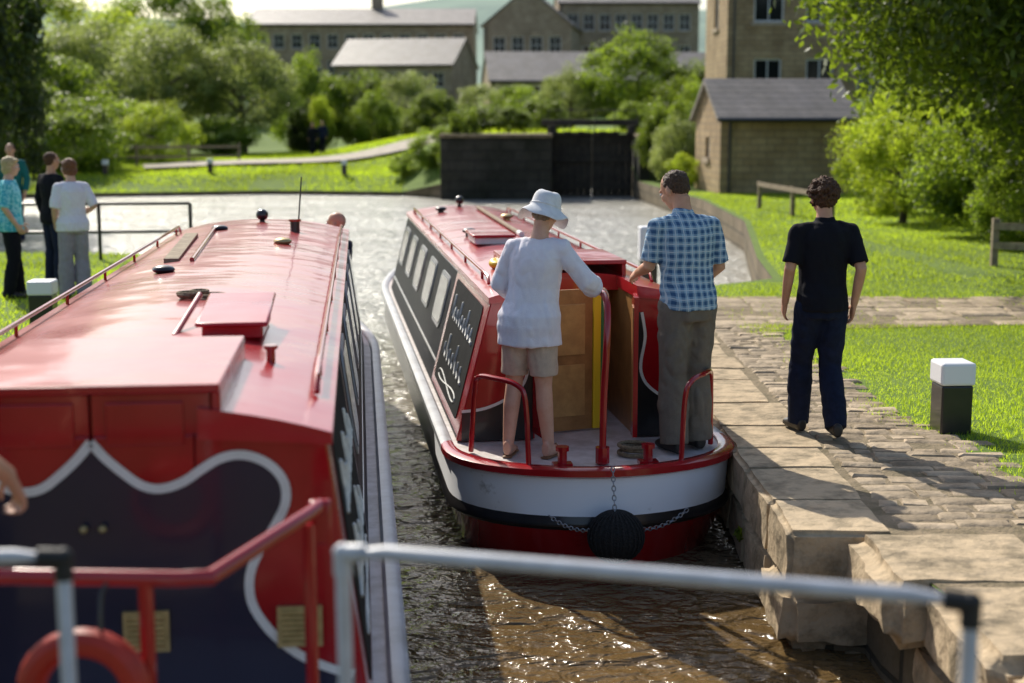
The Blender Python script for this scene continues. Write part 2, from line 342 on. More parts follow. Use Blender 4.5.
for r in range(3):
    z1=-.29-r*.36; y=2.5+.3*(r%2)
    while y<7.0:
        l=random.uniform(.6,1.0); off=.24-.055*max(0,y-3.5)
        rough_block(mb,1.78+off+random.uniform(0,.04),2.4+off,y,min(y+l+.006,7.02),z1-.36,z1,bv=.05,amp=.035); y+=l
for r in range(3):
    z1=-.30-r*.36; y=7.76+.25*(r%2)
    while y<11:
        l=random.uniform(.6,1.0); rough_block(mb,1.43+random.uniform(0,.03),1.95,y,y+l+.004,z1-.36,z1,k=4,bv=.045,amp=.03); y+=l
thing('coping_stones','worn sandstone coping and lock wall blocks at the water','stone edging',me=mb.mesh('coping_stones',[COPING],smooth=60),kind='structure')
mb=MB()
def sett(cx,cy,lx,ly,ang):
    M=Matrix.Translation((cx,cy,0))@Matrix.Rotation(ang,4,'Z'); h=.016+random.uniform(-.006,.006)
    a,b=lx/2,ly/2; e=.020
    vs=[(-a,-b,-.05),(a,-b,-.05),(a,b,-.05),(-a,b,-.05),(-a,-b,h-.013),(a,-b,h-.013),(a,b,h-.013),(-a,b,h-.013),(-a+e,-b+e,h),(a-e,-b+e,h),(a-e,b-e,h),(-a+e,b-e,h)]
    tilt=[random.uniform(-.005,.005) for _ in range(4)]
    vs=[V(v)+V((random.uniform(-.014,.014),random.uniform(-.010,.010),tilt[i%4] if i>3 else 0)) for i,v in enumerate(vs)]
    mb.add([M@v for v in vs],[(i,(i+1)%4,4+(i+1)%4,4+i) for i in range(4)]+[(4+i,4+(i+1)%4,8+(i+1)%4,8+i) for i in range(4)]+[(8,9,10,11)])
y=1.0
while y<14.4:
    ly=random.uniform(.10,.17); xe=np.interp(y,[0,5,7.2,8.4,10.5,14.2],[4.7,4.0,3.3,2.95,2.66,2.44]); x=2.01 if y>7.1 else 2.64
    while x<xe+random.uniform(-.14,.12):
        lx=random.uniform(.12,.34)
        if random.random()>.05: sett(x+lx/2,y+ly/2+.07*math.sin(x*2.1+y*.3),lx-.014,ly-.014,random.uniform(-.07,.07)+.10*math.sin(y*.5))
        x+=lx
    y+=ly
y=14.5
while y<16.7:
    ly=random.uniform(.25,.4); x=2.05
    while x<9:
        lx=random.uniform(.35,.8)
        if random.random()>.12: sett(x+lx/2,y+ly/2,lx-.03,ly-.03,random.uniform(-.05,.05))
        x+=lx
    y+=ly
thing('stone_setts','uneven worn stone setts paving the towpath','paving',me=mb.mesh('stone_setts',[SETT],smooth=40),kind='structure')

def ribbon(path,wd,dz,m,name,label):
    P=smooth_path([(x,y,0) for x,y in path],10); mb=MB(); vs=[]
    for i,p in enumerate(P):
        d=(P[min(i+1,len(P)-1)]-P[max(i-1,0)]).normalized(); nrm=V((-d.y,d.x,0))
        for k in (-1,-.33,.33,1):
            q=p+nrm*wd*.5*k; vs.append((q.x,q.y,float(terr(q.x,q.y))+dz))
    fs=[(i*4+k,i*4+k+1,(i+1)*4+k+1,(i+1)*4+k) for i in range(len(P)-1) for k in range(3)]
    mb.add(vs,fs); struct(name,mb.mesh(name,[m]),label)
ribbon([(-15,58.3),(-9.6,60),(-5.5,62.5),(-2.2,67),(3,74)],1.7,.12,PATHM,'path','pale gravel path curving across the grass')

def tri_mesh(name,P,k,T,m):
    nv=len(P); nf=nv//k; me=bpy.data.meshes.new(name); me.vertices.add(nv); me.vertices.foreach_set('co',P.astype(np.float32).ravel())
    me.loops.add(nv); me.loops.foreach_set('vertex_index',np.arange(nv,dtype=np.int32)); me.polygons.add(nf)
    me.polygons.foreach_set('loop_start',np.arange(0,nv,k,dtype=np.int32)); me.polygons.foreach_set('loop_total',np.full(nf,k,dtype=np.int32))
    at=me.attributes.new('tone','FLOAT','POINT'); at.data.foreach_set('value',T.astype(np.float32)); me.materials.append(m); me.update(calc_edges=True); return me
def blades(regions,name,label):
    A=[];T=[]
    for (x0,x1,y0,y1,den,h,wd) in regions:
        n=int((x1-x0)*(y1-y0)*den); x=rng.uniform(x0,x1,n); y=rng.uniform(y0,y1,n)
        k=~inpoly(x,y)
        for dx in (-.12,.12): k&=~inpoly(x+dx,y)
        xe=np.interp(y,[0,5,7.2,8.4,10.5,14.2],[5.0,4.25,3.3,2.98,2.70,2.48])+.14*np.sin(y*3)+rng.normal(0,.10,n)
        k&=~((x>1)&(y<14.6)&(x<xe)); k&=~((x>1)&(y>14.5)&(y<16.75)&(rng.random(n)>.12))
        k&=~((x>1)&(x<2.2)&(y<17.1))
        px=np.interp(y,[57,58,60,62.5,67],[-24,-16,-9.6,-5.5,-2.2]); k&=~((np.abs(x-px)<1.2)&(y>57.5)&(y<70)&(x>-14))
        k&=~((np.abs(x-(6.1+.25*np.sin(y*.4)))<.28)&(y>19)&(y<30)&(rng.random(n)>.25))
        x=x[k];y=y[k];n=len(x); z=terr(x,y)-.004
        hh=h*rng.uniform(.5,1.3,n)*(1+.35*np.sin(x*1.3+y*.9)*np.sin(y*1.7-x*.6)); a=rng.uniform(0,np.pi,n); w2=wd*rng.uniform(.6,1.3,n)/2
        lx=rng.normal(0,.4,n)*hh; ly=rng.normal(0,.4,n)*hh
        p=np.stack([np.stack([x-np.cos(a)*w2,y-np.sin(a)*w2,z],1),np.stack([x+np.cos(a)*w2,y+np.sin(a)*w2,z],1),np.stack([x+lx,y+ly,z+hh],1)],1)
        A.append(p.reshape(-1,3)); t=np.clip(.6+.25*np.sin(x*.9+1.3*np.sin(y*.5))+rng.normal(0,.2,n),0,1); T.append(np.repeat(t,3))
    me=tri_mesh(name,np.concatenate(A),3,np.concatenate(T),GRASS)
    return thing(name,label,'grass',me=me,kind='stuff')
blades([(2.3,6.5,6.5,14.6,2600,.036,.007),(2.3,9,14.4,18.5,1100,.04,.010),(3.6,9,18.5,28,480,.045,.016),(3.6,13,28,42,260,.05,.025),(-26,-1,48,75,130,.10,.05),(-1,12,50,62,60,.2,.08),(-10,-3.7,6,22.5,400,.06,.016)],'grass','short sunlit lawn grass along the canal banks')

# ------------------------------------------------------------------ vegetation
def crown(name,nleaf,nclump,leaf,m,r=(1,1,1),shell=.55,clr=.22,low=-.7,seed=0):
    g=np.random.default_rng(seed)
    d=g.normal(size=(nclump,3)); d/=np.linalg.norm(d,axis=1)[:,None]; rr=g.uniform(shell,1,nclump)**.7
    c=d*rr[:,None]; c[:,2]=np.maximum(c[:,2],low+g.uniform(-.08,.08,nclump)); c*=1+.18*np.sin(c[:,[1,2,0]]*5+seed)
    tone=g.uniform(.1,.9,nclump); cs=g.uniform(.6,1.35,nclump)*clr
    i=g.integers(0,nclump,nleaf); off=g.normal(size=(nleaf,3)); on=np.linalg.norm(off,axis=1)
    off=off/on[:,None]*np.minimum(on,1.9)[:,None]*.6
    p=c[i]+off*cs[i][:,None]; p*=np.array(r)
    nrm=g.normal(size=(nleaf,3))*.8+off+np.array([0,0,.5]); nrm/=np.linalg.norm(nrm,axis=1)[:,None]
    t=np.cross(nrm,g.normal(size=(nleaf,3))); t/=np.linalg.norm(t,axis=1)[:,None]; b=np.cross(nrm,t)
    s=(leaf*g.uniform(.6,1.4,nleaf))[:,None]
    q=np.stack([p-t*s,p-b*s*.45,p+t*s,p+b*s*.45],1).reshape(-1,3)
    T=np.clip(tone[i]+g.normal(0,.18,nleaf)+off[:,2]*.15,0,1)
    return tri_mesh(name,q,4,np.repeat(T,4),m)
def trunk(name,h,r,limbs,reach,seed):
    rnd=random.Random(seed); mb=MB()
    top=V((rnd.uniform(-.1,.1)*h,rnd.uniform(-.1,.1)*h,h)); P=smooth_path([(0,0,-.15),(rnd.uniform(-.03,.03)*h,rnd.uniform(-.03,.03)*h,h*.35),top*.7,top],4)
    mb.tube(P,[r*(1.25-.95*i/(len(P)-1)) for i in range(len(P))],n=9)
    for k in range(limbs):
        b=P[int(len(P)*rnd.uniform(.35,.9))]; a=k*2.4+rnd.uniform(-.3,.3); e=b+V((math.cos(a)*reach,math.sin(a)*reach,rnd.uniform(.2,.6)*reach))*rnd.uniform(.6,1)
        mid=(b+e)/2+V((0,0,.12*reach)); L=smooth_path([b,mid,e],4); mb.tube(L,[r*.42*(1.1-i/len(L)) for i in range(len(L))],n=6)
    return mb.mesh(name,[BARK])
NL=22000
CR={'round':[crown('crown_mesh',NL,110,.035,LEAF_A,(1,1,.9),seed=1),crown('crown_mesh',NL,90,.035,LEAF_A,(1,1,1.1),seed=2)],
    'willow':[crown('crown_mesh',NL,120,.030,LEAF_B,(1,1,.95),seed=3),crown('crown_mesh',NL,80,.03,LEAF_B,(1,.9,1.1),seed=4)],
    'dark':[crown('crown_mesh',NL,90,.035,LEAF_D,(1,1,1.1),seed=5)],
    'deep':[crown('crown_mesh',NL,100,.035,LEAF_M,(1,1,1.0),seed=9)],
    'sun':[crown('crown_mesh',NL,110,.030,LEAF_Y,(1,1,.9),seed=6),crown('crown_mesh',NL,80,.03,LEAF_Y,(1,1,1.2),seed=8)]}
TR=[trunk('trunk_mesh',1.2,.09,7,.7,s) for s in (1,2,3)]
tcount=[0]
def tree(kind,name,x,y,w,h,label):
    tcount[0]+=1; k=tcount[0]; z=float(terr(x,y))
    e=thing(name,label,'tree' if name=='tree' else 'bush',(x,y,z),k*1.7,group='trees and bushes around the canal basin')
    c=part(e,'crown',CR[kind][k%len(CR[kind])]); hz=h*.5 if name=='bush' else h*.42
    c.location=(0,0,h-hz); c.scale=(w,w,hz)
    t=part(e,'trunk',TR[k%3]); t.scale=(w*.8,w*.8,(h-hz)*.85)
BL='sunlit green bush on the grassy bank'; TL='leafy green tree beyond the canal basin'; WL='pale grey-green willow on the far bank'; DL='dark shaded tree beside the canal basin'
SB='bright sunlit shrubs on the lawn under the tree'; OL='green bush overgrowing the lock wall'
for (k,n,x,y,w,h,l) in [
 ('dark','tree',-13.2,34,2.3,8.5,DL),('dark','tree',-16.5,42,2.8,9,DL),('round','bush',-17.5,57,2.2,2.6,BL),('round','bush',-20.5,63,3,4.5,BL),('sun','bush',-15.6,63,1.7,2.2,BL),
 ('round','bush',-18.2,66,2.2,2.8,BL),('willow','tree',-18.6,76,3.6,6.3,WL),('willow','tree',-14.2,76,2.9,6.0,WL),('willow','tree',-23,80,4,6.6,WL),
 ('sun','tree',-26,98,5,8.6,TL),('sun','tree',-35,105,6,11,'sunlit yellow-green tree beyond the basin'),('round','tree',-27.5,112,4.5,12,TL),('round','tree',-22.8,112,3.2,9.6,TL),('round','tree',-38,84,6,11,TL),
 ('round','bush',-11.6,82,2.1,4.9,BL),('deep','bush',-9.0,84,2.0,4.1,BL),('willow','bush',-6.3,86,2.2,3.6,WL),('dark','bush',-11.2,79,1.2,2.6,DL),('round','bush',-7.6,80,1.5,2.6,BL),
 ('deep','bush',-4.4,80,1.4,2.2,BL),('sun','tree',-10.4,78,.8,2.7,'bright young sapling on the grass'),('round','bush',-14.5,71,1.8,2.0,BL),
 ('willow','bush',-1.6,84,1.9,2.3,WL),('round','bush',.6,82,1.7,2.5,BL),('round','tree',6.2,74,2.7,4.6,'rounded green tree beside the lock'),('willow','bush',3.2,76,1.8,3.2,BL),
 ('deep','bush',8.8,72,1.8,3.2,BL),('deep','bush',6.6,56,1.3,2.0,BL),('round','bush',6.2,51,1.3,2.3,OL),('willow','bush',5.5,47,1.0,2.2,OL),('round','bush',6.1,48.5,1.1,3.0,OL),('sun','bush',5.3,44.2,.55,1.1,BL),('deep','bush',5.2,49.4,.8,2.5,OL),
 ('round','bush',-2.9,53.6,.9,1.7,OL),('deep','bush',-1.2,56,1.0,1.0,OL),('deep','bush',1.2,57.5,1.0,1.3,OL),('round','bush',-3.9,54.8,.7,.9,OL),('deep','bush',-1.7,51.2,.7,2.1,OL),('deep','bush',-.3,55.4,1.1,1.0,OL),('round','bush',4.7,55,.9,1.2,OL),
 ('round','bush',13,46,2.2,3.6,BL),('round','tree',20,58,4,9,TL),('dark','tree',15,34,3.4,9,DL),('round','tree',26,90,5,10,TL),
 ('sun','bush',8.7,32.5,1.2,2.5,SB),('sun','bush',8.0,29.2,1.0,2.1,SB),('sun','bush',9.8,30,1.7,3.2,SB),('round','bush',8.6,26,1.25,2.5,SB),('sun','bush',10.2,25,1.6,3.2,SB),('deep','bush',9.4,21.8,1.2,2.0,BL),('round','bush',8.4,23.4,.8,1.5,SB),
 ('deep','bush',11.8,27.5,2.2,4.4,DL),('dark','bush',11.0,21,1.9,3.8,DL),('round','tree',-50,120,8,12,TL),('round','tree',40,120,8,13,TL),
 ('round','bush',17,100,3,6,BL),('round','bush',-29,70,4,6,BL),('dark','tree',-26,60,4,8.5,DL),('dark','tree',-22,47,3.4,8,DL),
 ]: tree(k,n,x,y,w,h,l)
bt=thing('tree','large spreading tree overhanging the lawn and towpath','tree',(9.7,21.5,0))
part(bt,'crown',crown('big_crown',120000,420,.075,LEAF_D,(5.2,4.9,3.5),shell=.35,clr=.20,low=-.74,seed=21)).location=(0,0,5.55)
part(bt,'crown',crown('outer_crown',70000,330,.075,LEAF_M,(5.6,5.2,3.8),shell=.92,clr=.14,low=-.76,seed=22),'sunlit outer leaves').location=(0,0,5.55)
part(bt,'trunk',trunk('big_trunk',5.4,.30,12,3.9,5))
for (x,y,z,r) in ((1.93,5.85,-.40,.10),(1.90,6.2,-.52,.07),(1.45,8.6,-.45,.06)):
    wd=thing('weed_plant','small leafy weed growing from the lock wall','plant',(x,y,z),group='weeds in the lock wall')
    part(wd,'leaves',crown('weed_leaves',90,9,.028,LEAF_Y,(r,r*1.3,r),shell=.2,clr=.4,seed=int(y*10)))

# ------------------------------------------------------------------ buildings
def facade(mb,o,u,W,H,ops,nin,m=0,dep=.16):
    o=V(o);u=V(u);nin=V(nin); xs=sorted({0,W,*[a for q in ops for a in q[:2]]}); zs=sorted({0,H,*[a for q in ops for a in q[2:]]})
    for i in range(len(xs)-1):
        for j in range(len(zs)-1):
            cx=(xs[i]+xs[i+1])/2; cz=(zs[j]+zs[j+1])/2
            if any(q[0]<cx<q[1] and q[2]<cz<q[3] for q in ops): continue
            mb.add([o+u*xs[i]+V((0,0,zs[j])),o+u*xs[i+1]+V((0,0,zs[j])),o+u*xs[i+1]+V((0,0,zs[j+1])),o+u*xs[i]+V((0,0,zs[j+1]))],[(0,1,2,3)],m)
    for a,b,c,d in ops:
        P=[o+u*a+V((0,0,c)),o+u*b+V((0,0,c)),o+u*b+V((0,0,d)),o+u*a+V((0,0,d))]
        for k in range(4): mb.add([P[k],P[(k+1)%4],P[(k+1)%4]+nin*dep,P[k]+nin*dep],[(0,1,2,3)],m)
def winmesh(w,h,bars=(1,2)):
    mb=MB(); f=.07
    mb.add([(0,.03,0),(w,.03,0),(w,.03,h),(0,.03,h)],[(0,1,2,3)],0)
    for a in (0,w-f): mb.box(a,a+f,-.02,.02,0,h,1)
    for c in (0,h-f): mb.box(f,w-f,-.02,.02,c,c+f,1)
    for i in range(1,bars[0]+1): x=w*i/(bars[0]+1); mb.box(x-.02,x+.02,-.015,.018,f,h-f,1)
    for i in range(1,bars[1]+1): z=h*i/(bars[1]+1); mb.box(f,w-f,-.013,.016,z-.02,z+.02,1)
    mb.box(-.12,w+.12,-.2,.0,-.16,-.005,2)
    return mb.mesh('window_mesh',[GLASS,WHITEP,SAND2],smooth=0)
def house(name,label,x,y,z,W,D,H,rh,ridge,wm,rows_f,rows_s=(),rz=0,chim=(),cat='building'):
    e=thing(name,label,cat,(x,y,z),rz); mb=MB(); wf=[];wsd=[]
    for (z0,h,w,n,mg) in rows_f:
        for i in range(n):
            cx=mg+(W-2*mg)*(i+.5)/n; wf.append((cx-w/2,cx+w/2,z0,z0+h))
    for (z0,h,w,n,mg) in rows_s:
        for i in range(n):
            cx=mg+(D-2*mg)*(i+.5)/n; wsd.append((cx-w/2,cx+w/2,z0,z0+h))
    facade(mb,(0,0,0),(1,0,0),W,H,wf,(0,1,0)); facade(mb,(0,D,0),(0,-1,0),D,H,[(D-b,D-a,c,d) for a,b,c,d in wsd],(1,0,0))
    facade(mb,(W,0,0),(0,1,0),D,H,[],(-1,0,0)); facade(mb,(W,D,0),(-1,0,0),W,H,[],(0,-1,0))
    if ridge=='x':
        for xx in (0,W): mb.add([(xx,0,H),(xx,D,H),(xx,D/2,H+rh)],[(0,1,2)])
    else:
        for yy in (0,D): mb.add([(0,yy,H),(W,yy,H),(W/2,yy,H+rh)],[(0,1,2)])
    part(e,'wall',mb.mesh('wall_mesh',[wm],smooth=0,recalc=False))
    mb=MB(); o=.25; t=.14
    if ridge=='x':
        k=rh/(D/2)
        for s in (0,1):
            ys=(-o,D/2) if s==0 else (D+o,D/2); z0=H-k*o+.03; z1=H+rh+.03
            mb.add([(-o*.6,ys[0],z0),(W+o*.6,ys[0],z0),(W+o*.6,ys[1],z1),(-o*.6,ys[1],z1),(-o*.6,ys[0],z0+t),(W+o*.6,ys[0],z0+t),(W+o*.6,ys[1],z1+t),(-o*.6,ys[1],z1+t)],[(0,1,2,3),(4,5,6,7),(0,1,5,4),(1,2,6,5),(3,0,4,7)])
    else:
        k=rh/(W/2)
        for s in (0,1):
            xs=(-o,W/2) if s==0 else (W+o,W/2); z0=H-k*o+.03; z1=H+rh+.03
            mb.add([(xs[0],-o*.6,z0),(xs[0],D+o*.6,z0),(xs[1],D+o*.6,z1),(xs[1],-o*.6,z1),(xs[0],-o*.6,z0+t),(xs[0],D+o*.6,z0+t),(xs[1],D+o*.6,z1+t),(xs[1],-o*.6,z1+t)],[(0,1,2,3),(4,5,6,7),(0,1,5,4),(1,2,6,5),(3,0,4,7)])
    r=part(e,'roof',mb.mesh('roof_mesh',[SLATE],smooth=0))
    g=MB()
    if ridge=='x': g.tube([(-.1,-.30,H-.05),(W+.1,-.30,H-.05)],.06,n=8); g.tube([(.25,-.12,H-.05),(.25,-.12,.05)],.045,n=8)
    else: g.tube([(-.3,-.1,H-.05),(-.3,D,H-.05)],.06,n=8); g.tube([(.25,-.12,H-.05),(.25,-.12,.05)],.045,n=8)
    part(e,'gutter',g.mesh('gutter',[BLACKP]))
    for (cx,cy,ch) in chim:
        cm=MB(); cm.box(cx-.6,cx+.6,cy-.4,cy+.4,H+rh*.3,H+rh+ch,0); cm.box(cx-.68,cx+.68,cy-.48,cy+.48,H+rh+ch,H+rh+ch+.2,0)
        for dx in (-.3,.3): cm.tube([(cx+dx,cy,H+rh+ch+.2),(cx+dx,cy,H+rh+ch+.7)],.13,1)
        part(r,'chimney',cm.mesh('chimney_mesh',[wm,SAND2],smooth=0))
    cache={}
    for (a,b,c,d) in wf:
        key=(round(b-a,3),round(d-c,3))
        if key not in cache: cache[key]=winmesh(b-a,d-c,(1,1) if b-a<1.3 else (2,2))
        part(e,'window',cache[key],loc=(a,.12,c))
    for (a,b,c,d) in wsd:
        key=(round(b-a,3),round(d-c,3))
        if key not in cache: cache[key]=winmesh(b-a,d-c,(1,1))
        wdw=part(e,'window',cache[key],loc=(.12,b,c)); wdw.rotation_euler=(0,0,-math.pi/2)
    return e
house('cottage','small honey-coloured stone cottage with slate roof by the lawn',5.95,41,0,3.8,3.6,2.15,1.0,'x',SAND,[],[(1.0,.6,.6,1,1.2)],rz=rad(4))
house('mill_building','tall sandstone mill building with sash windows behind the cottage',8.45,57,1.6,7.4,5,12,3,'x',SAND,[(1.2,1.7,1.1,3,.6),(4.3,2.1,1.2,3,.6),(8.0,2.0,1.2,3,.6)],[(4.2,1.8,1,1,1),(7.8,1.8,1,1,1)],rz=rad(2))
house('terrace_building','stone building with steep slate roof beyond the lock',-2.6,132,3,8.0,15,7.6,3.2,'y',SAND2,[(2,1.6,1.1,4,.6),(5.0,1.6,1.1,4,.6)],[(5,1.6,1,5,1)],rz=rad(-8),chim=((4.2,7,1.6),))
house('warehouse_building','long stone warehouse with rows of windows and slate roof',4.5,140,3,13.5,14,10.2,3.0,'x',SAND2,[(1.5,1.6,1.1,8,.6),(4.6,1.6,1.1,8,.6),(7.6,1.6,1.1,8,.6)],[(7,1.6,1,4,1)],chim=((3,7,1.4),(10,7,1.4)))
house('canal_shed','long low stone shed with pale slate roof',-1.6,108,3,19,9,2.0,2.2,'x',SAND2,[(.7,1.0,1,10,.6)],rz=rad(5))
house('mill_block','wide four-storey stone mill with rows of windows',-27.5,150,3,23.5,14,8.8,2.0,'x',SAND2,[(1,1.5,1.1,12,.6),(3.7,1.5,1.1,12,.6),(6.4,1.5,1.1,12,.6)],[(6,1.5,1,4,1)],chim=((13,7,2.2),))
house('mill_block','pale stone mill wing with gabled slate roof',-15.3,124,3,10.5,9,3.7,2.3,'x',SAND2,[(1.8,1.3,1.0,7,.6)],[(1.8,1.3,1,3,1)],rz=rad(-12))

# ------------------------------------------------------------------ far lock
mb=MB(); mb.box(-2.5,1.38,49.9,54.5,-1.2,1.50,0); mb.box(-2.55,1.42,49.8,54.6,1.50,1.62,1)
thing('lock_wall','dark mossy stone lock wall below the gates','wall',me=mb.mesh('lock_wall',[DARKST,SOIL],smooth=0),bev=.03)
mb=MB(); mb.box(4.42,6.2,49.9,54.5,-1.2,1.50,0); mb.box(4.38,6.3,49.8,54.6,1.50,1.62,1)
thing('lock_wall','mossy stone lock wall overgrown by bushes','wall',me=mb.mesh('lock_wall',[DARKST,SOIL],smooth=0),bev=.03)
for s in (-1,1):
    e=thing('lock_gate','dark timber lock gate with balance beam','lock gate',(2.9,52.2,0),group='far lock gates')
    mb=MB()
    for k in range(6):
        x0=.02+.245*k; mb.box(s*x0,s*(x0+.235),-.1,.02,-1.2,1.6+.1*(k%2),0)
    for z in (-.4,.6,1.3): mb.box(s*.02,s*1.48,-.2,-.101,z,z+.22,0)
    part(e,'gate_leaf',mb.mesh('gate_leaf',[DTIMBER],smooth=0))
    mb=MB(); M=Matrix.Rotation(s*rad(38),4,'Z'); mb.box(s*.1,s*2.2,-.14,.14,1.9,2.12,0,M); mb.box(s*1.3,s*1.55,-.12,.12,1.6,1.9,0)
    part(e,'balance_beam',mb.mesh('balance_beam',[DTIMBER],smooth=0),bev=.02)
    mb=MB(); mb.tube([(s*.1,-.3,1.6),(s*.1,-.3,2.45),(s*1.6,-.3,2.45),(s*1.6,-.3,1.6)],.022); mb.tube([(s*.8,-.3,1.6),(s*.8,-.3,2.45)],.02); mb.box(s*.05,s*1.6,-.55,-.2,1.63,1.68)
    part(e,'walkway_rail',mb.mesh('walkway_rail',[DTIMBER]))

# ------------------------------------------------------------------ fences & posts
def fence(name,label,pts,h,rails,wd,m,sp,tub=False):
    e=thing(name,label,'fence' if not tub else 'railing',(pts[0][0],pts[0][1],float(terr(*pts[0])))); o=V((pts[0][0],pts[0][1],0))
    P=[V((x,y,0))-o for x,y in pts]; rm=MB()
    for a,b in zip(P[:-1],P[1:]):
        n=max(1,round((b-a).length/sp))
        for i in range(n+1):
            if i==0 and a is not P[0]: continue
            q=a.lerp(b,i/n); pm=MB()
            if tub: pm.tube([q+V((0,0,-.1)),q+V((0,0,h))],wd,n=8)
            else: pm.box(q.x-wd,q.x+wd,q.y-wd,q.y+wd,-.3,h+.08)
            part(e,'post',pm.mesh('post',[m]))
        d=(b-a).normalized(); nn=V((-d.y,d.x,0))
        for z in rails:
            if tub: rm.tube([a+V((0,0,h*z)),b+V((0,0,h*z))],wd*.9,n=8)
            else:
                c=-nn*wd*1.1; u=nn*.018
                rm.add([a+c-u+V((0,0,h*z-.05)),b+c-u+V((0,0,h*z-.05)),b+c+u+V((0,0,h*z-.05)),a+c+u+V((0,0,h*z-.05)),a+c-u+V((0,0,h*z+.05)),b+c-u+V((0,0,h*z+.05)),b+c+u+V((0,0,h*z+.05)),a+c+u+V((0,0,h*z+.05))],[(0,1,2,3),(4,5,6,7),(0,1,5,4),(1,2,6,5),(2,3,7,6),(3,0,4,7)])
    part(e,'rail',rm.mesh('rail',[m])); return e
fence('wooden_fence','weathered wooden post and rail fence on the far bank',[(-21,56.5),(-15.5,59.2),(-11.6,61)],1.0,(.95,.55),.05,TIMBER,1.8)
fence('railing','black metal railing at the end of the bank',[(-7.6,21.4),(-4.9,21.7)],.85,(1,.5),.028,BLACKP,1.3,True)
fence('wooden_fence','wooden post and rail fence at the lawn edge',[(7.0,20.6),(8.6,19.4),(10,19)],.62,(.95,.5),.045,TIMBER,1.3)
fence('wooden_fence','low pale wooden rail beside the cottage',[(5.9,34),(6.4,28.5)],.6,(1,),.045,TIMBER,2.7)
def bollard(x,y,w,h,label,top=.32):
    z=float(terr(x,y)); e=thing('bollard',label,'bollard',(x,y,z),rad(4),group='mooring bollards beside the lock')
    mb=MB(); mb.box(-w/2,w/2,-w/2,w/2,-.2,h*(1-top)); part(e,'post',mb.mesh('post',[BLACKP],smooth=0),bev=.012)
    mb=MB(); q=w/2+.012; mb.box(-q,q,-q,q,h*(1-top)+.001,h); part(e,'cap',mb.mesh('cap',[SCUFF],smooth=0),bev=.02)
bollard(2.99,9.5,.215,.49,'square black timber bollard with white top on the grass')
bollard(-4.85,14.6,.24,.47,'square black timber bollard with white top beside the moored boat')
bollard(1.64,17.1,.20,.84,'white-topped bollard at the water edge',.5)
for (x,y) in ((-15.5,54.6),(-11.8,56),(-6.5,55.5)): bollard(x,y,.2,.6,'small white-topped post on the far bank')

